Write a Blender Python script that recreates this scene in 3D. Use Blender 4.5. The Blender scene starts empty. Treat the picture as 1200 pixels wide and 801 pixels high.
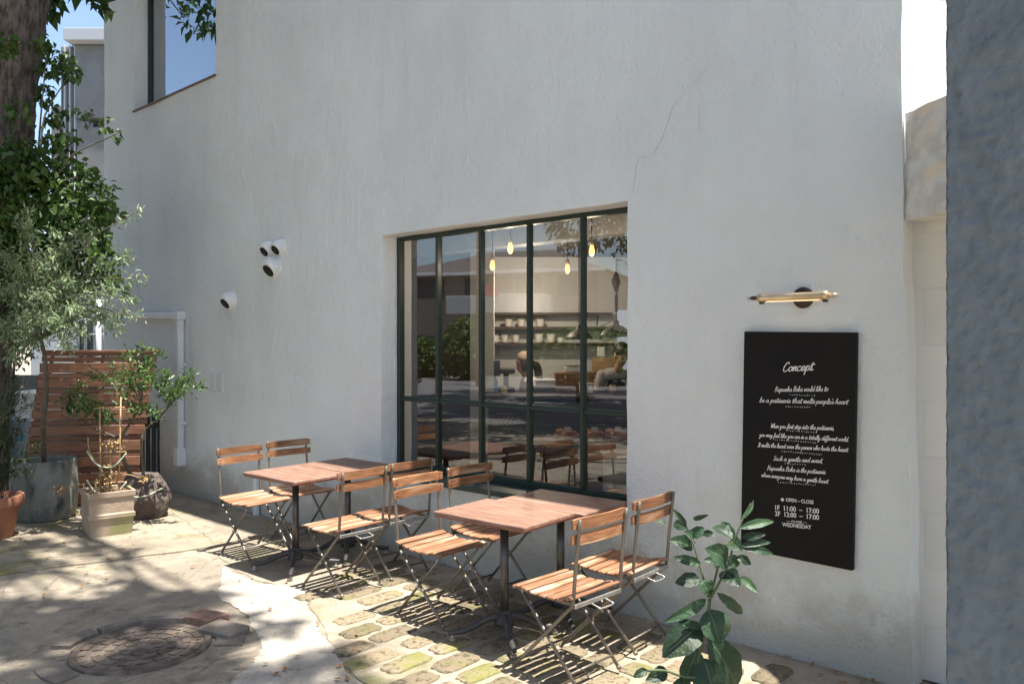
import bpy, math, random
import numpy as np
from mathutils import Vector, Matrix, noise as mnoise

R = math.radians
random.seed(7)
SC = bpy.context.scene
COL = SC.collection

# ------------------------------------------------------------------ camera, sky, sun, exposure
CAM_H, CAM_Y, F = 1.72, -4.25, 933.0          # eye height, distance to the wall, focal length in photo pixels
SY, CY = 0.6642, 0.7475                        # camera yaw (looks left along the wall)
YAW = math.atan2(SY, CY)
cd = bpy.data.cameras.new('camera'); cam = bpy.data.objects.new('camera', cd); COL.objects.link(cam)
cam.location = (0, CAM_Y, CAM_H); cam.rotation_euler = (R(90), 0, YAW)
cd.sensor_width = 36; cd.lens = F / 1200 * 36; cd.clip_start = .05; cd.clip_end = 3000
SC.camera = cam

SUN = Vector((.25, .073, 1)).normalized()      # direction towards the sun
world = bpy.data.worlds.new('World'); SC.world = world; world.use_nodes = True
wn = world.node_tree; bg = wn.nodes['Background']
sky = wn.nodes.new('ShaderNodeTexSky'); sky.sky_type = 'NISHITA'; sky.sun_disc = False
sky.sun_elevation = math.asin(SUN.z); sky.sun_rotation = math.atan2(SUN.x, SUN.y)
sky.air_density = 1.0; sky.dust_density = 1.4; sky.ozone_density = 1.0
wn.links.new(sky.outputs[0], bg.inputs[0]); bg.inputs[1].default_value = .115
sd = bpy.data.lights.new('sun', 'SUN'); so = bpy.data.objects.new('sun', sd); COL.objects.link(so)
sd.energy = 5.0; sd.angle = R(.53); sd.color = (1, .95, .87)
so.location = (6, 2, 25); so.rotation_euler = (-SUN).to_track_quat('-Z', 'Y').to_euler()
SC.view_settings.view_transform = 'Standard'; SC.view_settings.look = 'None'
SC.view_settings.exposure = 1.3; SC.view_settings.gamma = 1

# ------------------------------------------------------------------ places
def CW(xc, zc, z):                              # metres right of / ahead of the camera -> world
    return Vector((xc * CY - zc * SY, CAM_Y + xc * SY + zc * CY, z))
def CS(px, py, zc):
    return CW((px - 600) / F * zc, zc, CAM_H - (py - 400) / F * zc)
def G(px, py, z=0.):                            # a point on the ground (or at height z)
    k = (CAM_H - z) / (py - 400.)
    return CW((px - 600) * k, F * k, z)

# ------------------------------------------------------------------ mesh builder
class MB:
    def __init__(s): s.v = []; s.f = []
    def add(s, vs, fs):
        n = len(s.v); s.v += [tuple(v) for v in vs]; s.f += [tuple(i + n for i in f) for f in fs]; return s
    def box(s, c, size, rz=0, M=None):
        hx, hy, hz = size[0] / 2, size[1] / 2, size[2] / 2
        vs = [Vector((x, y, z)) for x in (-hx, hx) for y in (-hy, hy) for z in (-hz, hz)]
        m = M if M is not None else Matrix.Rotation(rz, 3, 'Z')
        c = Vector(c)
        return s.add([m @ v + c for v in vs], [(0, 1, 3, 2), (4, 6, 7, 5), (0, 4, 5, 1), (2, 3, 7, 6), (0, 2, 6, 4), (1, 5, 7, 3)])
    def bbox(s, c, size, b=.004, rz=0, M=None):  # box with bevelled edges
        hx, hy, hz = size[0] / 2, size[1] / 2, size[2] / 2
        b = min(b, hx * .9, hy * .9, hz * .9)
        m = M if M is not None else Matrix.Rotation(rz, 3, 'Z'); c = Vector(c)
        vs = []; idx = {}
        for sx in (-1, 1):
            for sy in (-1, 1):
                for sz in (-1, 1):
                    for k, p in enumerate(((hx, hy - b, hz - b), (hx - b, hy, hz - b), (hx - b, hy - b, hz))):
                        idx[sx, sy, sz, k] = len(vs); vs.append(m @ Vector((sx * p[0], sy * p[1], sz * p[2])) + c)
        fs = []
        def q(*k): fs.append(tuple(idx[i] for i in k))
        for a in (-1, 1):
            q(*[(a, y, z, 0) for y, z in ((-1, -1), (1, -1), (1, 1), (-1, 1))][::a])
            q(*[(x, a, z, 1) for x, z in ((-1, -1), (-1, 1), (1, 1), (1, -1))][::a])
            q(*[(x, y, a, 2) for x, y in ((-1, -1), (1, -1), (1, 1), (-1, 1))][::a])
        for x in (-1, 1):
            for y in (-1, 1): q(*[(x, y, -1, 0), (x, y, -1, 1), (x, y, 1, 1), (x, y, 1, 0)][::x * y])
        for x in (-1, 1):
            for z in (-1, 1): q(*[(x, -1, z, 2), (x, -1, z, 0), (x, 1, z, 0), (x, 1, z, 2)][::x * z])
        for y in (-1, 1):
            for z in (-1, 1): q(*[(-1, y, z, 1), (-1, y, z, 2), (1, y, z, 2), (1, y, z, 1)][::y * z])
        for x in (-1, 1):
            for y in (-1, 1):
                for z in (-1, 1): q(*[(x, y, z, 0), (x, y, z, 1), (x, y, z, 2)][::x * y * z])
        return s.add(vs, fs)
    def bar(s, p, q, w, h, up=(0, 0, 1), b=.002):
        p, q = Vector(p), Vector(q); d = q - p; L = d.length; d.normalize()
        u = Vector(up); x = d.cross(u)
        if x.length < 1e-4: x = d.cross(Vector((1, 0, 0)))
        x.normalize(); y = x.cross(d)
        return s.bbox((p + q) / 2, (L, w, h), b, M=Matrix((d, x, y)).transposed())
    def tube(s, pts, r, n=8, cap=True):
        pts = [Vector(p) for p in pts]; N = len(pts)
        rs = r if isinstance(r, (list, tuple)) else [r] * N
        vs = []; fs = []; ref = None
        for i, p in enumerate(pts):
            d = (pts[min(i + 1, N - 1)] - pts[max(i - 1, 0)]).normalized()
            if ref is None:
                ref = d.cross(Vector((0, 0, 1)) if abs(d.z) < .9 else Vector((1, 0, 0))).normalized()
            else:
                ref = (ref - d * ref.dot(d)).normalized()
            b = d.cross(ref)
            for k in range(n):
                a = 2 * math.pi * k / n
                vs.append(p + (ref * math.cos(a) + b * math.sin(a)) * rs[i])
        for i in range(N - 1):
            for k in range(n):
                fs.append((i * n + k, i * n + (k + 1) % n, (i + 1) * n + (k + 1) % n, (i + 1) * n + k))
        if cap: fs.append(tuple(range(n))[::-1]); fs.append(tuple((N - 1) * n + k for k in range(n)))
        return s.add(vs, fs)
    def lathe(s, prof, n=24, c=(0, 0, 0), M=None, fn=None):
        c = Vector(c); vs = []; fs = []; N = len(prof)
        for i, (r, z) in enumerate(prof):
            for k in range(n):
                a = 2 * math.pi * k / n
                v = Vector((r * math.cos(a), r * math.sin(a), z))
                if fn: v = fn(v)
                vs.append((M @ v if M is not None else v) + c)
        for i in range(N - 1):
            for k in range(n):
                fs.append((i * n + k, i * n + (k + 1) % n, (i + 1) * n + (k + 1) % n, (i + 1) * n + k))
        if prof[0][0] > 1e-5: fs.append(tuple(range(n))[::-1])
        if prof[-1][0] > 1e-5: fs.append(tuple((N - 1) * n + k for k in range(n)))
        return s.add(vs, fs)
    def ball(s, c, r, n=12, M=None):
        r = (r, r, r) if not isinstance(r, (tuple, list)) else r
        pr = [(max(math.sin(math.pi * i / n), 1e-6), -math.cos(math.pi * i / n)) for i in range(n + 1)]
        D = Matrix.Diagonal(r)
        return s.lathe(pr, n + 4, c, (M @ D) if M is not None else D)
    def poly(s, pts, z, h=.0):                   # a flat sheet, or a slab of thickness h below z
        n = len(pts); s.add([(p[0], p[1], z) for p in pts], [tuple(range(n))])
        if h: s.add([(p[0], p[1], z) for p in pts] + [(p[0], p[1], z - h) for p in pts],
                    [(i, n + i, n + (i + 1) % n, (i + 1) % n) for i in range(n)])
        return s
    def build(s, name, mat=None, parent=None, smooth=False, loc=None):
        me = bpy.data.meshes.new(name); me.from_pydata(s.v, [], s.f)
        if mat: me.materials.append(mat)
        if smooth: me.polygons.foreach_set('use_smooth', [True] * len(me.polygons))
        me.validate(); me.update()
        o = bpy.data.objects.new(name, me); COL.objects.link(o)
        if parent: o.parent = parent
        if loc is not None: o.location = loc
        return o

def fixn(o):                                     # make normals consistent
    import bmesh
    bm = bmesh.new(); bm.from_mesh(o.data); bmesh.ops.remove_doubles(bm, verts=bm.verts, dist=1e-5)
    bmesh.ops.recalc_face_normals(bm, faces=bm.faces); bm.to_mesh(o.data); bm.free(); return o
def tag(o, label=None, cat=None, group=None, kind=None):
    if label: o['label'] = label
    if cat: o['category'] = cat
    if group: o['group'] = group
    if kind: o['kind'] = kind
    return o
def thing(name, label, cat, loc=(0, 0, 0), rz=0, group=None):
    o = bpy.data.objects.new(name, None); COL.objects.link(o)
    o.location = loc; o.rotation_euler = (0, 0, rz); o.empty_display_size = .1
    return tag(o, label, cat, group)
def dup(src, label=None, loc=None, rz=None, parent=None):
    c = src.copy(); COL.objects.link(c)
    if parent: c.parent = parent
    if label: c['label'] = label
    if loc is not None: c.location = loc
    if rz is not None: c.rotation_euler = (0, 0, rz)
    for ch in [o for o in src.children]: dup(ch, parent=c)
    return c
def catmull(pts, k=4):
    pts = [Vector(p) for p in pts]; out = []
    for i in range(len(pts) - 1):
        p0, p1, p2, p3 = pts[max(i - 1, 0)], pts[i], pts[i + 1], pts[min(i + 2, len(pts) - 1)]
        for j in range(k):
            t = j / k
            out.append(.5 * ((2 * p1) + (p2 - p0) * t + (2 * p0 - 5 * p1 + 4 * p2 - p3) * t * t + (3 * p1 - p0 - 3 * p2 + p3) * t ** 3))
    out.append(pts[-1]); return out

# ------------------------------------------------------------------ materials
def _n(nt, t, **kw):
    n = nt.nodes.new(t)
    for k, v in kw.items(): setattr(n, k, v)
    return n
def mat(name, c1, c2=None, scale=6, rough=.7, metal=0, bump=0, bscale=60, stretch=(1, 1, 1), rand=0, spec=.5,
        detail=6, lo=.35, hi=.65, c3=None, s3=1.5, lo3=.5, hi3=.62, trans=0, bump2=0, bscale2=8, rvar=0):
    m = bpy.data.materials.new(name); m.use_nodes = True; nt = m.node_tree
    p = nt.nodes['Principled BSDF']; L = nt.links.new
    p.inputs['Roughness'].default_value = rough; p.inputs['Metallic'].default_value = metal
    p.inputs['Specular IOR Level'].default_value = spec
    tc = _n(nt, 'ShaderNodeTexCoord'); mp = _n(nt, 'ShaderNodeMapping'); mp.inputs['Scale'].default_value = stretch
    L(tc.outputs['Object'], mp.inputs[0]); vec = mp.outputs[0]
    if rand:
        oi = _n(nt, 'ShaderNodeObjectInfo'); ad = _n(nt, 'ShaderNodeVectorMath', operation='MULTIPLY_ADD')
        ad.inputs[1].default_value = (37, 91, 53); L(oi.outputs['Random'], ad.inputs[0]); L(vec, ad.inputs[2]); vec = ad.outputs[0]
    col = None
    def nz(sc, det=detail, ro=.55):
        n = _n(nt, 'ShaderNodeTexNoise'); n.inputs['Scale'].default_value = sc; n.inputs['Detail'].default_value = det
        n.inputs['Roughness'].default_value = ro; L(vec, n.inputs['Vector']); return n.outputs['Fac']
    def ramp(f, lo, hi):
        r = _n(nt, 'ShaderNodeMapRange'); r.inputs[1].default_value = lo; r.inputs[2].default_value = hi; r.interpolation_type = 'SMOOTHSTEP'
        L(f, r.inputs[0]); return r.outputs[0]
    def mix(f, a, b):
        x = _n(nt, 'ShaderNodeMix', data_type='RGBA')
        if hasattr(f, 'links') or not isinstance(f, (int, float)): L(f, x.inputs[0])
        else: x.inputs[0].default_value = f
        for sck, q in ((6, a), (7, b)):
            if isinstance(q, tuple): x.inputs[sck].default_value = (*q[:3], 1)
            else: L(q, x.inputs[sck])
        return x.outputs[2]
    col = c1
    if c2: col = mix(ramp(nz(scale), lo, hi), c1, c2)
    if c3: col = mix(ramp(nz(s3), lo3, hi3), col, c3)
    if rand:
        hs = _n(nt, 'ShaderNodeHueSaturation')
        mr = _n(nt, 'ShaderNodeMapRange'); mr.inputs[3].default_value = 1 - rand; mr.inputs[4].default_value = 1 + rand
        L(oi.outputs['Random'], mr.inputs[0]); L(mr.outputs[0], hs.inputs['Value'])
        if isinstance(col, tuple): hs.inputs['Color'].default_value = (*col[:3], 1)
        else: L(col, hs.inputs['Color'])
        col = hs.outputs[0]
    if isinstance(col, tuple): p.inputs['Base Color'].default_value = (*col[:3], 1)
    else: L(col, p.inputs['Base Color'])
    nrm = None
    for st, sc in ((bump, bscale), (bump2, bscale2)):
        if st:
            b = _n(nt, 'ShaderNodeBump'); b.inputs['Strength'].default_value = st; b.inputs['Distance'].default_value = .01
            L(nz(sc, 5), b.inputs['Height'])
            if nrm: L(nrm, b.inputs['Normal'])
            nrm = b.outputs[0]
    if nrm: L(nrm, p.inputs['Normal'])
    if rvar:
        r = _n(nt, 'ShaderNodeMapRange'); r.inputs[3].default_value = max(rough - rvar, .02); r.inputs[4].default_value = min(rough + rvar, 1)
        L(nz(scale * 2.3), r.inputs[0]); L(r.outputs[0], p.inputs['Roughness'])
    if trans:                                    # leaves let some light through
        td = _n(nt, 'ShaderNodeBsdfTranslucent'); ms = _n(nt, 'ShaderNodeMixShader'); ms.inputs[0].default_value = trans
        if isinstance(col, tuple): td.inputs[0].default_value = (*[min(1, q * 1.6) for q in col[:3]], 1)
        else: L(col, td.inputs[0])
        L(p.outputs[0], ms.inputs[1]); L(td.outputs[0], ms.inputs[2])
        L(ms.outputs[0], nt.nodes['Material Output'].inputs[0])
    return m
def emit(name, c, s):
    m = bpy.data.materials.new(name); m.use_nodes = True; nt = m.node_tree
    p = nt.nodes['Principled BSDF']; p.inputs['Base Color'].default_value = (*c, 1)
    p.inputs['Emission Color'].default_value = (*c, 1); p.inputs['Emission Strength'].default_value = s
    return m
def glass_mat(name, refl, tint=(.93, .96, .94)):
    m = bpy.data.materials.new(name); m.use_nodes = True; nt = m.node_tree; L = nt.links.new
    nt.nodes.remove(nt.nodes['Principled BSDF'])
    t = _n(nt, 'ShaderNodeBsdfTransparent'); t.inputs[0].default_value = (*tint, 1)
    g = _n(nt, 'ShaderNodeBsdfGlossy'); g.inputs['Roughness'].default_value = .0; g.inputs[0].default_value = (.95, .97, 1, 1)
    fr = _n(nt, 'ShaderNodeFresnel'); fr.inputs[0].default_value = 1.5
    ma = _n(nt, 'ShaderNodeMath', operation='MULTIPLY_ADD'); ma.inputs[1].default_value = 1.1; ma.inputs[2].default_value = refl; ma.use_clamp = True
    mx = _n(nt, 'ShaderNodeMixShader'); L(fr.outputs[0], ma.inputs[0]); L(ma.outputs[0], mx.inputs[0])
    L(t.outputs[0], mx.inputs[1]); L(g.outputs[0], mx.inputs[2]); L(mx.outputs[0], nt.nodes['Material Output'].inputs[0])
    tc = _n(nt, 'ShaderNodeTexCoord'); nz = _n(nt, 'ShaderNodeTexNoise'); nz.inputs['Scale'].default_value = 1.1; nz.inputs['Detail'].default_value = 1
    b = _n(nt, 'ShaderNodeBump'); b.inputs['Strength'].default_value = .02; b.inputs['Distance'].default_value = .02
    L(tc.outputs['Object'], nz.inputs[0]); L(nz.outputs[0], b.inputs['Height']); L(b.outputs[0], g.inputs['Normal'])
    return m

def plaster_mat():
    """hand trowelled white render: faint vertical streaks, rain stains, splash dirt near the ground"""
    m = bpy.data.materials.new('white_render'); m.use_nodes = True; nt = m.node_tree; L = nt.links.new
    p = nt.nodes['Principled BSDF']; p.inputs['Roughness'].default_value = .8; p.inputs['Specular IOR Level'].default_value = .3
    tc = _n(nt, 'ShaderNodeTexCoord')
    def nz(sc, st=(1, 1, 1), det=6, ro=.6):
        mp = _n(nt, 'ShaderNodeMapping'); mp.inputs['Scale'].default_value = st; L(tc.outputs['Object'], mp.inputs[0])
        n = _n(nt, 'ShaderNodeTexNoise'); n.inputs['Scale'].default_value = sc; n.inputs['Detail'].default_value = det; n.inputs['Roughness'].default_value = ro
        L(mp.outputs[0], n.inputs['Vector']); return n.outputs['Fac']
    def mr(f, a, b, c=0, d=1):
        r = _n(nt, 'ShaderNodeMapRange'); r.interpolation_type = 'SMOOTHSTEP'
        for i, q in enumerate((a, b, c, d)): r.inputs[i + 1].default_value = q
        L(f, r.inputs[0]); return r.outputs[0]
    def mix(f, a, b):
        x = _n(nt, 'ShaderNodeMix', data_type='RGBA'); L(f, x.inputs[0])
        for k, q in ((6, a), (7, b)):
            if isinstance(q, tuple): x.inputs[k].default_value = (*q, 1)
            else: L(q, x.inputs[k])
        return x.outputs[2]
    def mul(a, b):
        x = _n(nt, 'ShaderNodeMath', operation='MULTIPLY'); L(a, x.inputs[0])
        if isinstance(b, float): x.inputs[1].default_value = b
        else: L(b, x.inputs[1])
        return x.outputs[0]
    c = mix(mr(nz(.8), .35, .65), (.80, .825, .81), (.74, .76, .745))
    c = mix(mul(mr(nz(3.2, (1, 1, .12), 8), 0.52, .75), .28), c, (.62, .625, .61))
    sp = _n(nt, 'ShaderNodeSeparateXYZ'); L(tc.outputs['Object'], sp.inputs[0])
    ad = _n(nt, 'ShaderNodeMath', operation='MULTIPLY_ADD'); L(nz(2.6, (1, 1, 1.2), 8, .65), ad.inputs[0]); ad.inputs[1].default_value = -1.1; L(sp.outputs['Z'], ad.inputs[2])
    c = mix(mul(mr(ad.outputs[0], -.42, .05, 1, 0), .6), c, (.36, .33, .27))
    sp2 = mr(nz(55, (1, 1, 1), 3), .62, .72)
    low = mr(sp.outputs['Z'], .15, .8, 1, 0)
    c = mix(mul(mul(sp2, low), .5), c, (.25, .22, .18))
    L(c, p.inputs['Base Color'])
    nrm = None
    for f, st, di in ((nz(6, (1, 1, .7), 4), .55, .05), (nz(52, (1, 1, .8), 6, .7), .75, .015), (nz(17, (1, 1, .35), 5), .35, .025)):
        b = _n(nt, 'ShaderNodeBump'); b.inputs['Strength'].default_value = st; b.inputs['Distance'].default_value = di
        L(f, b.inputs['Height'])
        if nrm: L(nrm, b.inputs['Normal'])
        nrm = b.outputs[0]
    L(nrm, p.inputs['Normal'])
    return m

def ground_mat(name, a, b, moss, stain, moss_lo, moss_hi, crack=True, lines=1.1):
    m = bpy.data.materials.new(name); m.use_nodes = True; nt = m.node_tree; L = nt.links.new
    p = nt.nodes['Principled BSDF']; p.inputs['Roughness'].default_value = .9; p.inputs['Specular IOR Level'].default_value = .25
    tc = _n(nt, 'ShaderNodeTexCoord')
    def nz(sc, det=8, ro=.6, off=0):
        mp = _n(nt, 'ShaderNodeMapping'); mp.inputs['Location'].default_value = (off, off * 2, 0); L(tc.outputs['Object'], mp.inputs[0])
        n = _n(nt, 'ShaderNodeTexNoise'); n.inputs['Scale'].default_value = sc; n.inputs['Detail'].default_value = det; n.inputs['Roughness'].default_value = ro
        L(mp.outputs[0], n.inputs['Vector']); return n.outputs['Fac']
    def mr(f, lo, hi, c=0, d=1):
        r = _n(nt, 'ShaderNodeMapRange'); r.interpolation_type = 'SMOOTHSTEP'
        for i, q in enumerate((lo, hi, c, d)): r.inputs[i + 1].default_value = q
        L(f, r.inputs[0]); return r.outputs[0]
    def mix(f, x0, x1):
        x = _n(nt, 'ShaderNodeMix', data_type='RGBA'); L(f, x.inputs[0])
        for k, q in ((6, x0), (7, x1)):
            if isinstance(q, tuple): x.inputs[k].default_value = (*q, 1)
            else: L(q, x.inputs[k])
        return x.outputs[2]
    c = mix(mr(nz(1.7), .35, .65), a, b)
    c = mix(mr(nz(7, 10, .7, 3), .52, .66, 0, .7), c, stain)
    c = mix(mr(nz(2.6, 12, .72, 5), .5, .62, 0, .6), c, tuple(q * .55 for q in a))
    c = mix(mr(nz(3.7, 12, .75, 7), .56, .66, 0, .5), c, tuple(min(1, q * 1.35) for q in a))
    c = mix(mr(nz(1.3, 9, .62, 9), moss_lo, moss_hi), c, moss)
    c = mix(mr(nz(60, 4, .7), .56, .7, 0, .5), c, tuple(q * .45 for q in a))
    h1 = nz(30, 8, .7)
    if crack:
        mp = _n(nt, 'ShaderNodeMix', data_type='RGBA'); mp.inputs[0].default_value = .12
        L(tc.outputs['Object'], mp.inputs[6]); n = _n(nt, 'ShaderNodeTexNoise'); n.inputs['Scale'].default_value = 2.5; n.inputs['Detail'].default_value = 6
        L(tc.outputs['Object'], n.inputs['Vector']); L(n.outputs['Color'], mp.inputs[7])
        vo = _n(nt, 'ShaderNodeTexVoronoi', feature='DISTANCE_TO_EDGE'); vo.inputs['Scale'].default_value = lines
        L(mp.outputs[2], vo.inputs['Vector'])
        c = mix(mr(vo.outputs[0], .0, .007, .45, 0), c, (.08, .07, .055))
    L(c, p.inputs['Base Color'])
    b1 = _n(nt, 'ShaderNodeBump'); b1.inputs['Strength'].default_value = .9; b1.inputs['Distance'].default_value = .02; L(h1, b1.inputs['Height'])
    b2 = _n(nt, 'ShaderNodeBump'); b2.inputs['Strength'].default_value = .6; b2.inputs['Distance'].default_value = .05; L(nz(4, 6, .6), b2.inputs['Height']); L(b1.outputs[0], b2.inputs['Normal'])
    L(b2.outputs[0], p.inputs['Normal'])
    return m

M = {}
M['plaster'] = plaster_mat()
M['rough_plaster'] = mat('rough_blue_render', (.165, .19, .208), (.14, .164, .182), 14, .85, bump=.9, bscale=38, bump2=.8, bscale2=12, spec=.25)
M['plate'] = mat('painted_plate', (.70, .695, .68), (.66, .655, .64), 5, .75, bump=.3, bscale=40)
M['crack'] = mat('crack_dark', (.48, .48, .47), rough=1)
M['cream'] = mat('cream_paint', (.42, .40, .36), (.36, .345, .31), 4, .6)
M['inner_white'] = mat('inner_white', (.60, .60, .58), (.54, .54, .52), 2, .8)
M['tile'] = mat('white_wall_tile', (.68, .70, .70), (.64, .65, .64), 3, .35)
M['dark_ceiling'] = mat('dark_ceiling', (.07, .06, .05), (.05, .045, .04), 5, .8)
M['dark_wood'] = mat('dark_walnut', (.055, .03, .02), (.03, .018, .012), 8, .5, stretch=(1, 1, 14), bump=.1)
M['floor_in'] = mat('inner_floor', (.09, .07, .055), (.06, .05, .04), 5, .4)
M['green'] = mat('dark_green_metal', (.011, .026, .019), (.016, .034, .025), 14, .38, bump=.06, bscale=80, rvar=.1)
M['sill'] = mat('sill_metal', (.022, .05, .044), (.032, .06, .053), 9, .4, rvar=.15)
M['rust_edge'] = mat('brown_sill', (.10, .055, .04), (.16, .10, .07), 12, .6)
M['glass'] = glass_mat('window_glass', .105)
M['glass_up'] = glass_mat('upper_glass', .34, (.4, .5, .55))
M['slat'] = mat('oiled_slats', (.40, .19, .10), (.25, .11, .055), 7, .5, stretch=(9, 1, 9), rand=.3, bump=.3, bscale=40, c3=(.60, .42, .29), s3=2.2, lo3=.5, hi3=.7, rvar=.12)
M['back'] = mat('back_slats', (.38, .175, .08), (.22, .10, .048), 7, .5, stretch=(9, 1, 9), rand=.22, bump=.3, bscale=40, c3=(.54, .34, .2), s3=2, lo3=.52, hi3=.72)
M['steel'] = mat('chair_steel', (.17, .145, .12), (.25, .22, .185), 3, .5, metal=.6)
M['lt_steel'] = mat('worn_zinc', (.55, .54, .51), (.42, .40, .37), 22, .4, metal=.8, rvar=.1)
M['tabletop'] = mat('red_brown_tabletop', (.27, .155, .11), (.175, .092, .063), 6, .55, stretch=(1.2, 12, 8), rand=.1, bump=.08, bscale=30, c3=(.34, .215, .165), s3=2.5, lo3=.5, hi3=.72)
M['edge'] = mat('tabletop_edge', (.33, .12, .07), (.24, .085, .05), 9, .5)
M['black_metal'] = mat('black_cast_iron', (.035, .033, .033), (.055, .05, .048), 18, .5, bump=.12, bscale=90)
M['pole'] = mat('table_pole', (.075, .07, .065), (.11, .10, .095), 10, .28, metal=.6)
M['terracotta'] = mat('terracotta', (.38, .165, .095), (.29, .12, .075), 6, .85, bump=.2, bscale=60, c3=(.5, .33, .25), s3=5, lo3=.58, hi3=.75)
M['weathered'] = mat('weathered_grey_pot', (.25, .25, .215), (.155, .16, .138), 9, .85, bump=.6, bscale=28, c3=(.07, .065, .055), s3=8, lo3=.54, hi3=.70, stretch=(1, 1, .55))
M['clay'] = mat('buff_clay_planter', (.42, .32, .235), (.33, .25, .18), 5, .9, bump=.3, bscale=45, c3=(.24, .25, .10), s3=3.2, lo3=.5, hi3=.68)
M['soil'] = mat('soil', (.06, .042, .03), (.10, .075, .055), 30, 1, bump=.9, bscale=50)
M['straw'] = mat('dry_straw', (.42, .29, .15), (.30, .19, .095), 20, .9, rand=.1)
M['bamboo'] = mat('bamboo', (.45, .29, .13), (.34, .21, .09), 14, .6)
M['twine'] = mat('pale_twine', (.55, .60, .45), (.42, .5, .36), 18, .8)
M['burlap'] = mat('burlap', (.16, .125, .105), (.10, .08, .066), 12, 1, bump=1, bscale=110, bump2=.8, bscale2=14)
M['screen'] = mat('cedar_slats', (.27, .125, .07), (.17, .075, .042), 5, .6, stretch=(1, 8, 12), rand=.22, bump=.15, bscale=30)
M['pvc'] = mat('white_pvc', (.72, .73, .75), (.66, .67, .69), 6, .45)
M['vent'] = mat('white_vent_paint', (.78, .78, .77), (.70, .70, .69), 10, .4)
M['dark'] = mat('dark_void', (.012, .012, .012), rough=.9)
M['fence_dark'] = mat('dark_fence', (.03, .034, .036), (.045, .048, .05), 10, .6, rand=.2)
M['board'] = mat('black_board', (.012, .011, .011), (.016, .014, .013), 3, .55, bump=.03, bscale=14, spec=.12)
M['print'] = mat('off_white_print', (.78, .76, .73), rough=.8)
M['yellow_print'] = mat('yellow_print', (.62, .48, .16), rough=.8)
M['brass'] = mat('brass', (.72, .56, .36), (.62, .46, .29), 12, .32, metal=.8, rvar=.1)
M['bronze'] = mat('dark_bronze', (.05, .035, .028), (.075, .05, .038), 16, .4, metal=.6)
M['crystal'] = mat('crystal', (.75, .76, .72), rough=.15)
M['lintel'] = mat('raw_concrete', (.70, .68, .63), (.55, .53, .48), 9, .9, bump=.8, bscale=34, bump2=.5, bscale2=9, c3=(.72, .63, .53), s3=6)
M['block'] = mat('white_block', (.74, .72, .69), (.70, .685, .66), 3, .8, bump=.12, bscale=50, rand=.03)
M['grey_build'] = mat('grey_building', (.20, .205, .20), (.17, .175, .17), 3, .85, bump=.1)
M['grey_trim'] = mat('pale_trim', (.42, .44, .46), rough=.7)
M['bark'] = mat('bark', (.20, .155, .13), (.05, .038, .032), 15, .95, stretch=(1, 1, .4), bump=1, bscale=16, bump2=1, bscale2=40, c3=(.17, .145, .12), s3=7, lo3=.56, hi3=.7)
M['twig'] = mat('grey_twig', (.16, .125, .09), (.11, .085, .065), 20, .9)
M['leaf_tree'] = mat('tree_leaves', (.045, .095, .022), (.06, .12, .03), 3, .5, trans=.3)
M['leaf_ivy'] = mat('ivy_leaves', (.036, .085, .016), (.085, .15, .028), 2.2, .45, trans=.28)
M['leaf_dark'] = mat('dark_leaves', (.022, .05, .018), (.035, .07, .024), 2.2, .5, trans=.2)
M['leaf_olive'] = mat('silver_leaves', (.17, .245, .115), (.30, .37, .20), 5, .55, trans=.25)
M['leaf_small'] = mat('small_tree_leaves', (.05, .11, .025), (.10, .17, .045), 4, .4, trans=.28)
M['leaf_big'] = mat('big_glossy_leaves', (.020, .050, .024), (.034, .075, .032), 14, .46, bump=.5, bscale=30, bump2=.4, bscale2=90, rand=.35, trans=.15, c3=(.07, .09, .03), s3=6, lo3=.6, hi3=.75)
M['vein'] = mat('leaf_vein', (.09, .14, .06), rough=.5)
M['stem'] = mat('green_stem', (.07, .11, .045), (.10, .12, .06), 20, .6)
M['hedge'] = mat('hedge_leaves', (.06, .13, .025), (.12, .19, .04), 2, .6, trans=.3)
M['dry_leaf'] = mat('fallen_leaf', (.33, .14, .05), (.25, .12, .05), 10, .9)
M['ground'] = ground_mat('old_concrete', (.36, .31, .24), (.265, .23, .18), (.16, .155, .07), (.13, .105, .07), .56, .72)
M['slab'] = ground_mat('concrete_slab', (.36, .31, .235), (.275, .235, .175), (.20, .19, .075), (.15, .13, .09), .52, .68, lines=.8)
M['cement'] = ground_mat('pale_cement', (.48, .435, .37), (.41, .37, .31), (.33, .30, .24), (.28, .25, .20), .56, .72, crack=False)
M['mortar'] = ground_mat('mortar', (.42, .365, .28), (.33, .28, .21), (.18, .175, .08), (.25, .21, .15), .54, .72, crack=False)
M['stone'] = mat('tuff_stone', (.225, .18, .115), (.10, .08, .05), 34, .95, lo=.5, hi=.64, bump=1, bscale=45, bump2=1, bscale2=18, c3=(.17, .17, .05), s3=3.5, lo3=.5, hi3=.72, rand=.25)
M['asphalt'] = mat('asphalt', (.19, .185, .175), (.15, .145, .14), 5, .9, bump=.3, bscale=120)
M['brick'] = mat('old_brick', (.25, .145, .105), (.17, .105, .08), 9, .9, bump=.4, bscale=50, rand=.15)
M['iron'] = mat('manhole_iron', (.20, .16, .125), (.09, .07, .056), 9, .7, metal=.25, bump=.4, bscale=50)
M['kerb'] = mat('kerb_stone', (.20, .17, .14), (.135, .115, .095), 8, .9, bump=.6, bscale=40, rand=.12)
M['skin'] = mat('skin', (.44, .26, .18), (.40, .23, .16), 9, .55)
M['hair'] = mat('black_hair', (.012, .010, .009), (.02, .016, .013), 30, .45, stretch=(8, 8, 1))
M['white_cloth'] = mat('white_cotton', (.72, .71, .70), (.64, .63, .62), 7, .9, bump=.3, bscale=10)
M['blue_cloth'] = mat('pale_shirt', (.48, .46, .47), (.40, .39, .41), 7, .9, bump=.3, bscale=10)
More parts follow.
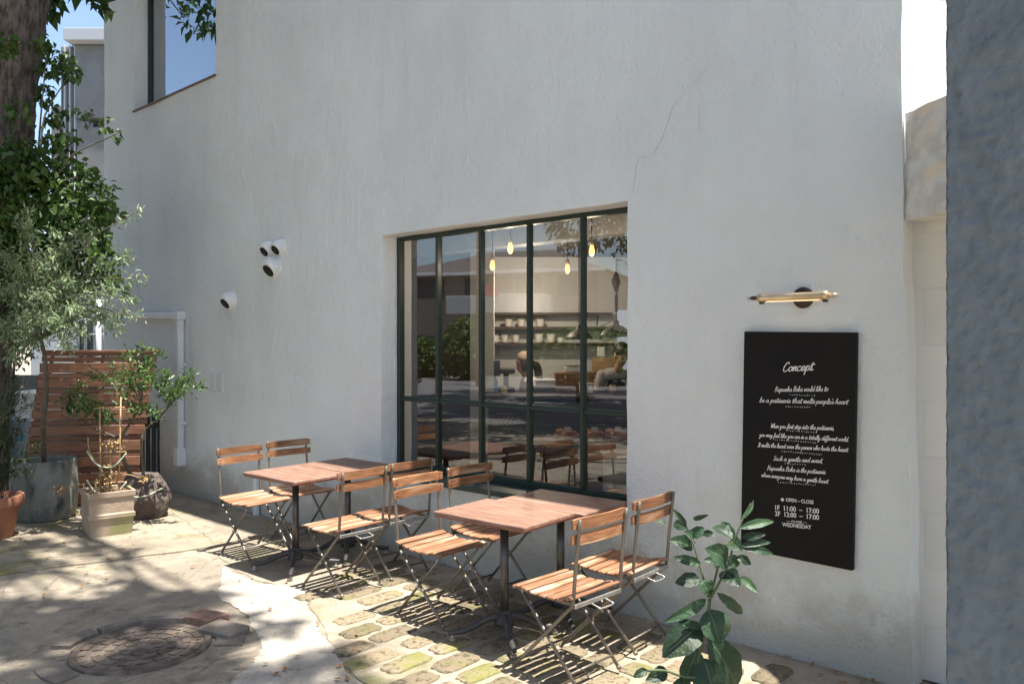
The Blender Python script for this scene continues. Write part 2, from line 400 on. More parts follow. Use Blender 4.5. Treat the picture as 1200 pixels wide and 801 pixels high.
M['dark_cloth'] = mat('dark_trousers', (.03, .032, .04), rough=.9)
M['navy'] = mat('navy_apron', (.02, .026, .045), rough=.9)
M['scarf'] = mat('beige_scarf', (.38, .28, .21), rough=.9)
M['ceramic'] = mat('ceramic', (.70, .69, .65), rough=.3)
M['crate'] = mat('wood_crate', (.28, .16, .085), (.20, .11, .06), 6, .7, stretch=(1, 1, 8))
M['carton'] = mat('cardboard', (.42, .27, .15), (.36, .23, .13), 6, .8)
M['white_box'] = mat('white_plastic', (.70, .72, .74), rough=.4)
M['screen_dark'] = mat('dark_screen', (.03, .04, .055), rough=.25)
M['bread'] = mat('bread', (.50, .26, .10), (.30, .13, .05), 12, .7, rand=.2)
M['stonetop'] = mat('grey_plinth', (.34, .33, .30), (.28, .27, .25), 8, .7)
M['bulb'] = emit('filament_bulb', (1, .42, .1), 1.6)
M['warm_strip'] = emit('warm_strip', (1, .72, .42), .35)
M['house'] = mat('house_wall', (.36, .30, .25), (.31, .26, .21), 2, .85)
M['roof'] = mat('roof_tile', (.15, .125, .11), (.11, .095, .085), 5, .7)
M['red'] = mat('red_paint', (.55, .05, .07), rough=.6)
M['teal'] = mat('teal_mark', (.05, .30, .32), rough=.6)
M['ac'] = mat('appliance_grey', (.42, .47, .52), (.38, .43, .48), 4, .5)

# ------------------------------------------------------------------ ground
GROUND = tag(MB().poly([(-900, -900), (900, -900), (900, 900), (-900, 900)], 0).build('ground', M['ground']), 'old stained concrete yard in front of the white wall', kind='structure')
tag(MB().poly([(-300, -24), (300, -24), (300, -7.5), (-300, -7.5)], .004).build('road', M['asphalt']), 'grey asphalt street in front of the yard', kind='structure')
def ragged(pts, amp, seed, closed=True, step=.07):
    out = []; n = len(pts)
    for i in range(n if closed else n - 1):
        a, b = Vector(pts[i]), Vector(pts[(i + 1) % n]); d = b - a; k = max(1, int(d.length / step)); nn = Vector((-d.y, d.x)).normalized()
        for j in range(k):
            p = a + d * (j / k)
            out.append(p + nn * amp * (mnoise.noise((p.x * 3.1, p.y * 3.1, seed)) + .5 * mnoise.noise((p.x * 9, p.y * 9, seed)) + .5 * mnoise.noise((p.x * 26, p.y * 26, seed))))
    return out
g2 = lambda px, py: Vector(G(px, py)[:2])
sl = [g2(-60, 684), g2(40, 668), g2(130, 657), g2(255, 640), g2(300, 628), Vector((-6.0, -.02)), Vector((-11.5, -.02)), Vector((-12.5, -3.2))]
tag(MB().poly(ragged(sl, .03, 1), .012, .012).build('concrete_slab', M['slab']), 'mossy concrete slab along the planters with a broken front edge', kind='structure')
cp = [g2(262, 664), g2(300, 682), g2(352, 690), g2(372, 730), g2(395, 770), g2(430, 812), g2(520, 900), g2(330, 930), g2(268, 801), g2(310, 760), g2(290, 720), g2(256, 700)]
tag(MB().poly(ragged(cp, .03, 5, True, .03), .0055).build('cement_patch', M['cement']), 'smooth pale cement patch beside the stone paving', kind='structure')
mo = [Vector((-6.1, -.01)), Vector((-6.1, -1.02)), Vector((-5.2, -1.2)), g2(360, 694), g2(376, 730), g2(400, 772), g2(436, 815), g2(520, 905), Vector((-1.0, -3.2)), Vector((.6, -2.2)), Vector((.6, -.01))]
PAVING = tag(MB().poly(ragged(mo, .03, 8), .004).build('stone_paving', M['mortar']), 'mortar bed of the stone paving under the tables', kind='structure')
def stone_mesh(seed, lx, ly):
    rnd = random.Random(seed); n = 20; pts = []
    for i in range(n):
        a = 2 * math.pi * i / n; ca, sa = math.cos(a), math.sin(a)
        rr = (abs(ca) ** 7 + abs(sa) ** 7) ** (-1 / 7)
        pts.append((ca * rr * (1 + rnd.uniform(-.10, .04)) * lx / 2, sa * rr * (1 + rnd.uniform(-.06, .04)) * ly / 2))
    vs = [(x, y, 0) for x, y in pts] + [(x * .985, y * .985, .009 + rnd.uniform(-.002, .002)) for x, y in pts] + [(x * .93, y * .95, .013 + rnd.uniform(-.002, .002)) for x, y in pts] + [(0, 0, .015)]
    fs = []
    for r in range(2):
        for i in range(n): fs.append((r * n + i, r * n + (i + 1) % n, (r + 1) * n + (i + 1) % n, (r + 1) * n + i))
    fs += [(2 * n + i, 2 * n + (i + 1) % n, 3 * n) for i in range(n)]
    me = bpy.data.meshes.new('stone'); me.from_pydata(vs, [], fs); me.materials.append(M['stone'])
    me.polygons.foreach_set('use_smooth', [True] * len(me.polygons)); me.update(); return me
stones = [stone_mesh(s, .15, w) for s, w in ((1, .30), (2, .26), (3, .33), (4, .22), (5, .28), (6, .17))]
rnd = random.Random(4)
def left_edge(y):                                # where the stone bed stops
    return -4.22 + max(0, -1.36 - y) / .36 if y < -1.15 else -4.7 if y < -.9 else -4.9
row = 0; x = -4.78
while x < -.95:
    y = -.12 - (row % 2) * .15 - rnd.random() * .08
    while y > -2.75:
        k = rnd.randrange(6); w = (.30, .26, .33, .22, .28, .17)[k]
        cy = y - w / 2
        if x > left_edge(cy) + .1 and not (x > -.75 and cy < -1.7):
            o = bpy.data.objects.new('stone', stones[k]); COL.objects.link(o); o.parent = PAVING
            o.location = (x + rnd.uniform(-.012, .012), cy, .0015); o.rotation_euler = (0, 0, rnd.uniform(-.06, .06))
            s = rnd.uniform(.88, 1.05); o.scale = (s, rnd.uniform(.94, 1.04), rnd.uniform(.7, 1.2))
        y -= w + rnd.uniform(.03, .055)
    x += .188 + rnd.uniform(-.01, .012); row += 1

# manhole with its ring of kerb stones
mc = Vector(G(166, 759)); mr_ = .37
mh = thing('manhole_cover', 'round worn iron manhole cover with a ring pattern, sunk in the yard', 'manhole cover', mc, .6)
MB().lathe([(0.001, .006), (.33, .006), (.335, .014), (.365, .014), (.37, .0), (.37, -.01)], 48).build('cover', M['iron'], mh)
pat = MB()
for rr in (.07, .14, .21, .28):
    n = int(rr * 60) + 4
    for k in range(n):
        a0 = 2 * math.pi * (k + .12) / n; a1 = 2 * math.pi * (k + .88) / n
        pts = [(rr * math.cos(a), rr * math.sin(a)) for a in np.linspace(a0, a1, 4)] + [((rr + .045) * math.cos(a), (rr + .045) * math.sin(a)) for a in np.linspace(a1, a0, 4)]
        pat.poly(pts, .012, .008)
pat.build('raised_pattern', M['iron'], mh)
def arc_block(a0, a1, r0, r1, z0, z1, name, m, n=5):
    b = MB(); ins = [(r0 * math.cos(a), r0 * math.sin(a)) for a in np.linspace(a0, a1, n)]; out = [(r1 * math.cos(a), r1 * math.sin(a)) for a in np.linspace(a1, a0, n)]
    b.poly(ins + out, z1, z1 - z0); o = fixn(b.build(name, m, GROUND)); o.location = mc; return o
fw = YAW + R(90)                                  # direction away from the camera
for a0, a1, z, r1, m in ((fw - .66, fw - .22, .045, .55, 'brick'), (fw - .18, fw + .38, .034, .45, 'kerb'), (fw + .42, fw + 1.0, .03, .45, 'kerb'), (fw + 1.04, fw + 1.6, .022, .50, 'kerb'),
                      (fw + 2.2, fw + 2.75, .012, .52, 'kerb'), (fw - 1.5, fw - 1.05, .012, .55, 'kerb')):
    arc_block(a0, a1, .395, r1, -.02, z, 'brick' if m == 'brick' else 'kerb_stone', M[m])
o = MB().bbox((0, 0, .02), (.26, .17, .05), .012, .25).build('brick', M['kerb'], GROUND); o.location = G(263, 741)
rl = random.Random(3)
fl = MB()
for i in range(70):
    p = G(rl.uniform(20, 460), rl.uniform(625, 800)); a = rl.uniform(0, 6.28); s = rl.uniform(.012, .026)
    u = Vector((math.cos(a), math.sin(a), rl.uniform(-.1, .3))) * s; v = Vector((-math.sin(a), math.cos(a), rl.uniform(-.1, .3))) * s * .5
    p.z = .02
    fl.add([p - u, p + v, p + u, p - v], [(0, 1, 2, 3)])
for i in range(260):                              # litter along the foot of the wall
    p = Vector((rl.uniform(-9, -1.2), -abs(rl.gauss(.02, .09)) - .02, .018)); a = rl.uniform(0, 6.28); s = rl.uniform(.008, .02)
    u = Vector((math.cos(a), math.sin(a), rl.uniform(-.1, .4))) * s; v = Vector((-math.sin(a), math.cos(a), rl.uniform(-.1, .3))) * s * .5
    fl.add([p - u, p + v, p + u, p - v], [(0, 1, 2, 3)])
tag(fl.build('fallen_leaves', M['dry_leaf']), 'dry leaves scattered on the concrete yard', 'leaves', kind='stuff')

# ------------------------------------------------------------------ cafe building
CAFE = thing('cafe_building', 'white rendered cafe with a large green framed window', 'building')
WX0, WX1, WZ, WT = -10.93, -1.149, 6.6, .33
WIN = (-5.236, -2.80, .62, 2.61); UP = (-10.02, -8.0, 4.565, 6.1)
def wob(x, z):
    return .010 * mnoise.noise((x * .9, z * .9, 3)) + .006 * mnoise.noise((x * 2.7, z * 2.7, 9)) + .003 * mnoise.noise((x * 7, z * 7, 5))
def lines(a, b, cuts, step):
    ks = sorted(set([a, b] + cuts)); out = []
    for p, q in zip(ks[:-1], ks[1:]):
        n = max(1, round((q - p) / step)); out += [p + (q - p) * i / n for i in range(n)]
    return out + [b]
def wall_mesh():
    xs = lines(WX0, WX1, [WIN[0], WIN[1], UP[0], UP[1]], .07); zs = lines(-.05, WZ, [WIN[2], WIN[3], UP[2], UP[3]], .07)
    nx, nz = len(xs), len(zs); vs = []; fs = []
    for layer in (0, 1):
        for j, z in enumerate(zs):
            for i, x in enumerate(xs):
                xx = x
                if i == nx - 1: xx += .014 * mnoise.noise((z * 1.6, 2, 7)) + .006 * mnoise.noise((z * 6, 1, 3)) - .0158 * (z - .9) + .01 * max(0, .6 - z)
                for e, q in ((WIN[0], 'x'), (WIN[1], 'x'), (UP[0], 'x'), (UP[1], 'x')):
                    if abs(x - e) < 1e-6: xx += .006 * mnoise.noise((z * 4, e, 1))
                zz = z
                for e in (WIN[2], WIN[3], UP[2]):
                    if abs(z - e) < 1e-6: zz += .005 * mnoise.noise((x * 4, e, 1))
                vs.append((xx, (wob(x, z) if layer == 0 else WT if x < -2.62 else .16), zz))
    inside = lambda x, z: any(o[0] < x < o[1] and o[2] < z < o[3] for o in (WIN, UP))
    idx = lambda l, i, j: l * nx * nz + j * nx + i
    solid = {}
    for j in range(nz - 1):
        for i in range(nx - 1):
            s = not inside((xs[i] + xs[i + 1]) / 2, (zs[j] + zs[j + 1]) / 2); solid[i, j] = s
            if s:
                fs.append((idx(0, i, j), idx(0, i + 1, j), idx(0, i + 1, j + 1), idx(0, i, j + 1)))
                fs.append((idx(1, i, j), idx(1, i, j + 1), idx(1, i + 1, j + 1), idx(1, i + 1, j)))
    for (i, j), s in solid.items():
        if not s: continue
        if not solid.get((i - 1, j), False): fs.append((idx(0, i, j), idx(0, i, j + 1), idx(1, i, j + 1), idx(1, i, j)))
        if not solid.get((i + 1, j), False): fs.append((idx(0, i + 1, j), idx(1, i + 1, j), idx(1, i + 1, j + 1), idx(0, i + 1, j + 1)))
        if not solid.get((i, j - 1), False): fs.append((idx(0, i, j), idx(1, i, j), idx(1, i + 1, j), idx(0, i + 1, j)))
        if not solid.get((i, j + 1), False): fs.append((idx(0, i, j + 1), idx(0, i + 1, j + 1), idx(1, i + 1, j + 1), idx(1, i, j + 1)))
    m = MB(); m.v = vs; m.f = fs; return m
wall_o = fixn(wall_mesh().build('front_wall', M['plaster'], CAFE)); wall_o.data.polygons.foreach_set('use_smooth', [True] * len(wall_o.data.polygons))
import bmesh as _bm
b_ = _bm.new(); b_.from_mesh(wall_o.data)
for e in b_.edges:
    if len(e.link_faces) == 2 and e.calc_face_angle(0) > .7: e.smooth = False
b_.to_mesh(wall_o.data); b_.free()
def WP(px, py, y=0.):                            # a point on the wall plane
    xr = px - 600; t = (y - CAM_Y) / (SY * xr + CY * F); return Vector((t * (CY * xr - SY * F), y, CAM_H - (py - 400) * t))
def crack(pts, w0, name='crack', seed=0):
    q = catmull([WP(*p) for p in pts], 6); m = MB(); n = len(q); vs = []
    for i, p in enumerate(q):
        j = mnoise.noise((p.x * 14, p.z * 14, seed)) * .012; w = w0 * (.35 + .65 * math.sin(math.pi * min(1, (i + .6) / n)))
        for s in (-1, 1): vs.append((p.x + j + s * w, wob(p.x, p.z) - .0025, p.z + j * .5 + s * w * .2))
    m.add(vs, [(2 * i, 2 * i + 1, 2 * i + 3, 2 * i + 2) for i in range(n - 1)])
    return m.build(name, M['crack'], CAFE)
crack([(734, 231), (743, 221), (749, 186), (764, 183), (777, 160), (790, 124), (803, 108), (815, 98)], .0022)
crack([(815, 98), (822, 88), (836, 74)], .0012, seed=3); crack([(802, 109), (801, 103), (800, 96)], .001, seed=4)
crack([(816, 120), (819, 138), (820, 156)], .0009, seed=5)
crack([(1000, 711), (1026, 714), (1045, 722), (1072, 730)], .0022, seed=6); crack([(895, 692), (920, 696), (960, 700), (1000, 711)], .0014, seed=7)
# rest of the shell: far walls, roof, ceilings
def part_box(name, m, x0, x1, y0, y1, z0, z1): return MB().box(((x0 + x1) / 2, (y0 + y1) / 2, (z0 + z1) / 2), (x1 - x0, y1 - y0, z1 - z0)).build(name, m, CAFE)
SHELL = [(WX0 + .002, WT + .002), (-2.62, WT + .002), (-2.62, 4.8), (-4.2, 9.5), (WX0 + .002, 9.5)]
fixn(MB().poly(SHELL, WZ - .003, .2).poly(SHELL, WZ - .203).build('roof', M['plaster'], CAFE))
part_box('side_wall', M['plaster'], WX0 + .002, WX0 + .25, WT + .004, 9.49, -.05, WZ - .21)
part_box('side_wall', M['plaster'], -2.80, -2.625, WT + .004, 4.79, -.05, WZ - .21)
sw_ = MB(); dd = Vector((-1.58, 4.7, 0)); sw_.box((-3.41 - .08, 7.13, (WZ - .21) / 2), (.15, 4.75, WZ - .26), math.atan2(1.58, 4.7)); sw_.build('side_wall', M['plaster'], CAFE)
part_box('rear_wall', M['plaster'], WX0 + .252, -4.4, 9.3, 9.488, 2.95, WZ - .21)
CEIL = [(WX0 + .252, WT + .004), (-2.81, WT + .004), (-2.81, 4.8), (-4.4, 9.29), (WX0 + .252, 9.29)]
fixn(MB().poly(CEIL, 2.95, .1).poly(CEIL, 2.85).build('ceiling', M['dark_ceiling'], CAFE))
tag(MB().poly(CEIL, .015).build('interior_floor', M['floor_in']), 'dark wooden cafe floor behind the window', kind='structure')
part_box('ceiling_beam', M['cream'], WX0 + .26, -2.82, 1.28, 1.46, 2.62, 2.846)
part_box('ceiling_beam', M['cream'], WX0 + .26, -2.82, .42, .54, 2.70, 2.846)
# diagonal kitchen wall, seen square-on from the yard
def cbox(name, m, xc0, xc1, zc0, zc1, z0, z1, parent=CAFE, b=0):
    c = CW((xc0 + xc1) / 2, (zc0 + zc1) / 2, (z0 + z1) / 2); s = (xc1 - xc0, zc1 - zc0, z1 - z0)
    mb = MB().bbox(c, s, b, YAW) if b else MB().box(c, s, YAW)
    return mb.build(name, m, parent)
cbox('kitchen_wall', M['tile'], -2.6, 1.40, 10.6, 10.75, 0, 2.849)
cbox('kitchen_wall', M['inner_white'], 2.05, 3.2, 10.6, 10.75, 0, 2.849)
cbox('kitchen_wall', M['inner_white'], 1.40, 2.05, 10.62, 10.73, 2.15, 2.849)
cbox('column', M['inner_white'], -.46, -.2, 8.75, 9.05, 0, 2.849)
cbox('partition', M['dark_wood'], -2.4, -.463, 8.85, 8.95, .02, 2.848)  # added to block the kitchen light and keep the left panes dark
part_box('partition', M['dark_wood'], WX0 + .253, -7.6, 3.3, 3.4, .02, 2.848)
# main window
win = thing('window', None, None); win.parent = CAFE
YF = .166
x0, x1, z0, z1 = WIN
fr = MB()
for a, b in (((x0 + .0, YF + .03, z0 + .03), (x0 + .0, YF + .03, z1)),):
    pass
fr.bbox(((x0 + .016), YF + .03, (z0 + z1) / 2), (.036, .06, z1 - z0 + .02), .004)
fr.bbox(((x1 - .016), YF + .03, (z0 + z1) / 2), (.036, .06, z1 - z0 + .02), .004)
fr.bbox(((x0 + x1) / 2, YF + .031, z1 - .016), (x1 - x0 - .04, .058, .036), .004)
fr.bbox(((x0 + x1) / 2, YF + .031, z0 + .055), (x1 - x0 - .04, .058, .05), .004)
fr.build('frame', M['green'], win)
mxs = [x0 + (x1 - x0) * k / 5 for k in range(6)]
for k in range(1, 5): MB().bbox((mxs[k], YF + .028, (z0 + z1) / 2 + .03), (.028, .05, z1 - z0 - .1), .004).build('mullion', M['green'], win)
ZR = 1.237
for k in range(5): MB().bbox(((mxs[k] + mxs[k + 1]) / 2, YF + .03, ZR), (mxs[k + 1] - mxs[k] - .03, .046, .03), .004).build('rail', M['green'], win)
for k in range(5):
    for za, zb in ((z0 + .08, ZR - .015), (ZR + .015, z1 - .034)):
        xa, xb = mxs[k] + .014, mxs[k + 1] - .014; yy = YF + .032
        t = random.uniform(-.0012, .0012); t2 = random.uniform(-.0012, .0012)
        MB().add([(xa, yy, za), (xb, yy + t, za), (xb, yy + t + t2, zb), (xa, yy + t2, zb)], [(0, 1, 2, 3)]).build('pane', M['glass'], win)
        bd = MB()                                  # glazing bead, paler edge inside the frame
        bd.box(((xa + xb) / 2, yy - .006, za + .006), (xb - xa, .008, .012)); bd.build('glazing_bead', M['sill'], win)
sl_ = MB().bbox(((x0 + x1) / 2, .055, z0 + .012), (x1 - x0 + .01, .24, .04), .006).build('sill', M['sill'], win)
# upper window
uw = thing('window', None, None); uw.parent = CAFE
x0, x1, z0, z1 = UP
MB().bbox((x0 + .02, YF + .03, (z0 + z1) / 2), (.05, .06, z1 - z0), .004).bbox((x1 - .02, YF + .03, (z0 + z1) / 2), (.05, .06, z1 - z0), .004).bbox(((x0 + x1) / 2, YF + .031, z1 - .02), (x1 - x0 - .05, .058, .05), .004).bbox(((x0 + x1) / 2, YF + .031, z0 + .02), (x1 - x0 - .05, .058, .04), .004).build('frame', M['green'], uw)
MB().add([(x0 + .045, YF + .03, z0 + .04), (x1 - .045, YF + .03, z0 + .04), (x1 - .045, YF + .03, z1 - .05), (x0 + .045, YF + .03, z1 - .05)], [(0, 1, 2, 3)]).build('pane', M['glass_up'], uw)
MB().bbox(((x0 + x1) / 2, .075, z0 - .004), (x1 - x0 + .02, .19, .022), .004).build('sill', M['rust_edge'], uw)
MB().bbox((x0 + .30, .62, (z0 + z1) / 2), (.5, .02, z1 - z0), .004).build('curtain', M['inner_white'], uw)

# ------------------------------------------------------------------ things on the wall
def vent(px, py, r, label):
    p = WP(px, py); t = thing('vent_cap', label, 'vent', (p.x, wob(p.x, p.z), p.z), 0, 'round white vent caps on the wall')
    RX = Matrix.Rotation(R(90), 3, 'X')
    MB().lathe([(r * 1.12, -.012), (r * 1.12, .006), (r * 1.03, .016), (.9 * r, .017)], 28, M=RX).build('flange', M['vent'], t, True)
    n = 14; m = MB(); vs = []; fs = []
    def prof(a, s):                                # hood: half dome on a short barrel, mouth cut off facing down and out
        return s
    rows = 12
    for i in range(rows + 1):
        ph = math.pi / 2 * i / rows
        for k in range(28):
            a = 2 * math.pi * k / 28
            x = r * math.cos(ph) * math.cos(a); z = r * math.cos(ph) * math.sin(a); y = -.02 - r * 1.15 * math.sin(ph)
            # flatten against the mouth plane
            d = (-y - .02) * .80 + (-z) * .62 - r * .74
            if d > 0: y += d * .80; z += d * .62
            vs.append((x, y, z))
    for i in range(rows):
        for k in range(28): fs.append((i * 28 + k, i * 28 + (k + 1) % 28, (i + 1) * 28 + (k + 1) % 28, (i + 1) * 28 + k))
    for k in range(28): vs.append((vs[k][0], .01, vs[k][2]))
    nb = (rows + 1) * 28
    for k in range(28): fs.append((nb + k, nb + (k + 1) % 28, (k + 1) % 28, k))
    m.add(vs, fs); fixn(m.build('hood', M['vent'], t, True))
    c = Vector((0, -.02 - r * .80 * .74, -r * .62 * .74)); nrm = Vector((0, -.80, -.62)).normalized(); q = nrm.to_track_quat('Z', 'Y').to_matrix()
    g = MB().lathe([(.001, .0), (r * .56, .0), (r * .60, .005), (r * .64, .002), (r * .64, -.006)], 24, c + nrm * .003, q); g.build('mouth', M['dark'], t)
    sl = MB()
    for k in (-1, 0, 1): sl.box(c + nrm * .008 + q @ Vector((0, k * r * .26, 0)), (r * (1.0 - .2 * abs(k)), r * .06, .004), M=q)
    sl.build('louvre', M['bronze'], t)
vent(316.5, 291, .076, 'small white vent cap, left one of the top pair'); vent(330, 289, .076, 'small white vent cap, right one of the top pair')
vent(323.5, 312, .10, 'largest white vent cap, right below the pair'); vent(271.5, 351, .088, 'lone white vent cap low on the wall, above the pipe')
def pipe(name, label, pts, w):
    t = thing(name, label, 'pipe', pts[0]); o = pts[0]
    for a, b in zip(pts[:-1], pts[1:]): MB().bar(a - o, b - o, w, w * .9, (0, 1, 0), .012).build('pipe_length', M['pvc'], t)
    return t
pa, pb, pc = WP(158, 369, -.05), WP(211, 369.5, -.05), WP(211, 541, -.05)
t = pipe('wall_conduit', 'white conduit pipe turning down beside the slatted screen', [pa, pb + Vector((.0, 0, 0)), pc], .075)
MB().bbox(pb - pa, (.10, .10, .10), .015).build('elbow', M['pvc'], t); MB().bbox(pc - pa + Vector((0, 0, .06)), (.115, .105, .2), .015).build('end_box', M['pvc'], t)
for f in (.35, .75): MB().bbox(Vector((pb.x - pa.x, .02, (pc.z - pb.z) * f)), (.095, .06, .03), .004).build('clip', M['pvc'], t)
qa = WP(300, 556, -.04); qb = WP(300, 606, -.04)
pipe('drain_pipe', 'short white drain pipe low on the wall behind a chair', [qb, qa], .06)
p = WP(255, 447); tp = thing('cover_plate', 'painted over cover plate on the wall right of the conduit', 'plate', (p.x, -.004, p.z))
MB().bbox((-.09, 0, 0), (.12, .016, .21), .004).build('plate', M['plate'], tp); MB().bbox((.07, 0, 0), (.10, .014, .20), .004).build('plate', M['plate'], tp)

# black menu board with lettering
BC = Vector((-1.702, -.022, 1.163)); BRY = .017
board = thing('concept_board', 'tall black board with white handwriting and opening hours', 'sign board', BC); board.rotation_euler = (0, BRY, 0)
MB().bbox((0, 0, 0), (.612, .032, 1.222), .003).build('panel', M['board'], board)
GL = {
 'a': ([[(.8, .75), (.5, 1), (.15, .8), (.05, .35), (.3, 0), (.6, .2), (.8, .95), (.8, .2), (.95, 0), (1.1, .15)]], 1.1),
 'b': ([[(0, .2), (.3, 1.2), (.35, 1.9), (.2, 2), (.12, 1.2), (.15, .1), (.45, 0), (.7, .4), (.6, .85), (.9, .8)]], .9),
 'c': ([[(.75, .8), (.45, 1), (.1, .7), (.08, .25), (.4, 0), (.9, .2)]], .85),
 'd': ([[(.75, .75), (.45, 1), (.1, .7), (.08, .25), (.35, 0), (.7, .4), (.95, 2), (.8, .3), (.95, 0), (1.1, .15)]], 1.1),
 'e': ([[(0, .3), (.6, .55), (.6, .9), (.35, 1), (.1, .6), (.15, .15), (.45, 0), (.9, .25)]], .85),
 'f': ([[(0, .2), (.4, 1.2), (.6, 1.9), (.4, 2), (.3, 1.2), (.15, -.8), (.3, -.5), (.35, .1), (.7, .3)]], .7),
 'g': ([[(.75, .75), (.45, 1), (.1, .7), (.1, .25), (.35, .05), (.7, .4), (.8, .95), (.7, -.6), (.4, -.95), (.2, -.6), (1, .2)]], 1.),
 'h': ([[(0, .2), (.35, 1.4), (.35, 2), (.18, 1.8), (.12, 0), (.2, .6), (.5, 1), (.65, .7), (.65, .1), (.95, .15)]], .95),
 'i': ([[(0, .2), (.25, 1), (.22, .1), (.5, .15)], [(.35, 1.4), (.39, 1.55)]], .5),
 'k': ([[(0, .2), (.35, 1.4), (.35, 2), (.18, 1.8), (.12, 0), (.2, .5), (.6, .95), (.55, .6), (.25, .5), (.6, .05), (.9, .15)]], .9),
 'l': ([[(0, .2), (.4, 1.4), (.35, 2), (.2, 1.7), (.2, .2), (.4, 0), (.6, .2)]], .55),
 'm': ([[(0, .3), (.15, 1), (.12, 0), (.35, .9), (.5, .95), (.5, 0), (.75, .9), (.95, .9), (.95, .1), (1.2, .15)]], 1.2),
 'n': ([[(0, .3), (.15, 1), (.12, 0), (.4, .9), (.6, .9), (.6, .1), (.85, .15)]], .85),
 'o': ([[(.4, 1), (.08, .7), (.1, .2), (.4, 0), (.7, .3), (.65, .8), (.4, 1), (.95, .8)]], .9),
 'p': ([[(0, .3), (.2, 1), (.05, -.9), (.15, .5), (.45, 1), (.7, .7), (.6, .15), (.3, .05), (.9, .2)]], .9),
 'r': ([[(0, .3), (.15, 1), (.12, 0), (.2, .6), (.5, .95), (.65, .85)]], .6),
 's': ([[(0, .1), (.4, 1), (.5, .5), (.4, .05), (.1, .1), (.75, .2)]], .65),
 't': ([[(.1, .2), (.35, 1.7), (.25, .2), (.45, 0), (.7, .2)], [(0, 1.2), (.75, 1.3)]], .65),
 'u': ([[(0, .8), (.12, 1), (.12, .2), (.35, 0), (.6, .4), (.68, 1), (.66, .15), (.95, .15)]], .95),
 'v': ([[(0, .9), (.12, 1), (.3, .05), (.6, .95), (.8, .9)]], .8),
 'w': ([[(0, .9), (.12, 1), (.2, .05), (.5, .7), (.6, .05), (.95, 1), (1.1, .85)]], 1.05),
 'y': ([[(0, .9), (.12, .95), (.15, .3), (.4, .15), (.65, .95), (.45, -.8), (.2, -.9), (.15, -.6), (.9, .2)]], .9),
 'C': ([[(.9, 1.6), (.85, 1.95), (.45, 1.8), (.1, .9), (.2, .15), (.6, 0), (1.1, .4)]], 1.1),
 'K': ([[(.25, 2), (.1, -.3)], [(.95, 1.9), (.2, .8), (.5, 1), (.95, .1), (1.1, .2)]], 1.05),
 'B': ([[(.2, 1.8), (.1, 0), (.3, 1.9), (.8, 1.9), (.8, 1.3), (.35, 1.05), (.9, .8), (.8, .15), (.2, 0)]], 1.1),
 'I': ([[(.1, 1.6), (.5, 1.9), (.3, 0), (0, .1)]], .55),
 'S': ([[(.8, 1.7), (.5, 1.95), (.2, 1.5), (.65, .8), (.5, .1), (.1, .1), (.9, .3)]], .95),
 'W': ([[(0, 1.8), (.15, 1.9), (.25, .1), (.65, 1.5), (.75, .1), (1.2, 1.9)]], 1.2),
 'Y': ([[(0, 1.7), (.15, 1.8), (.2, 1), (.5, .8), (.8, 1.8), (.6, -.4), (.3, -.6), (1, .2)]], 1.),
 ',': ([[(.15, .05), (.05, -.3)]], .3), '.': ([[(.1, 0), (.2, .05)]], .3), "'": ([[(.2, 2), (.15, 1.6)]], .25), ' ': ([], .55)}
def strokes(text, x0, x1, z0, z1, y=-.0185, h=None, w=.0013, slant=.32):
    """writes a line of joined handwriting between two baseline points"""
    tot = sum(GL[c][1] for c in text); L = math.hypot(x1 - x0, z1 - z0); sx = L / tot; sz = h if h else sx * 1.15
    m = MB(); pen = 0; ux, uz = (x1 - x0) / L, (z1 - z0) / L; rr = random.Random(text)
    for ch in text:
        st, adv = GL[ch]
        for s in st:
            q = catmull([(p[0], p[1], 0) for p in s], 4); pts = []
            for p in q:
                a = (pen + p.x + slant * p.y) * sx; b = p.y * sz
                pts.append(Vector((x0 + a * ux - b * uz, z0 + a * uz + b * ux)))
            for i in range(len(pts) - 1):
                d = pts[i + 1] - pts[i]
                if d.length < 1e-6: continue
                n = Vector((-d.y, d.x)).normalized() * w; e = d.normalized() * w * .6
                a, b = pts[i] - e, pts[i + 1] + e
                y -= .00004 if y > -.0195 else -.001
                m.add([(a.x + n.x, y, a.y + n.y), (a.x - n.x, y, a.y - n.y), (b.x - n.x, y, b.y - n.y), (b.x + n.x, y, b.y + n.y)], [(0, 1, 2, 3)])
        pen += adv + rr.uniform(-.04, .05)
    return m
CB, SB = math.cos(BRY), math.sin(BRY)
def BL(px, py):                                   # photo position -> board coordinates
    p = WP(px, py, -.04); dx, dz = p.x - BC.x, p.z - BC.z; return dx * CB - dz * SB, dx * SB + dz * CB
for text, a, b, h in (('Concept', (917, 434.5), (953, 433), .024), ('Kapuseka Boka would like to', (908, 458), (970, 457.5), .0135), ("be a patisserie that melts people's heart", (890, 470.5), (993, 472.8), .0135),
                      ('When you first step into the patisserie,', (903, 500.5), (977, 503.2), .0125), ('you may feel like you are in a totally different world.', (890, 510.5), (992, 516.3), .0115),
                      ('It melts the heart even the person who hurts the heart.', (888, 522.5), (993, 528.5), .012), ('Such a gentle and sweet,', (906, 538.5), (964, 541.5), .0125),
                      ('Kapuseka Boka is the patisserie', (899, 549.5), (966, 554.5), .0125), ('where everyone may have a gentle heart.', (892, 557.5), (970, 565.5), .0115)):
    (xa, za), (xb, zb) = BL(*a), BL(*b)
    strokes(text, xa, xb, za, zb, h=h, w=.0024 if text == 'Concept' else .00135).build('lettering', M['print'], board)
rj = random.Random(12)
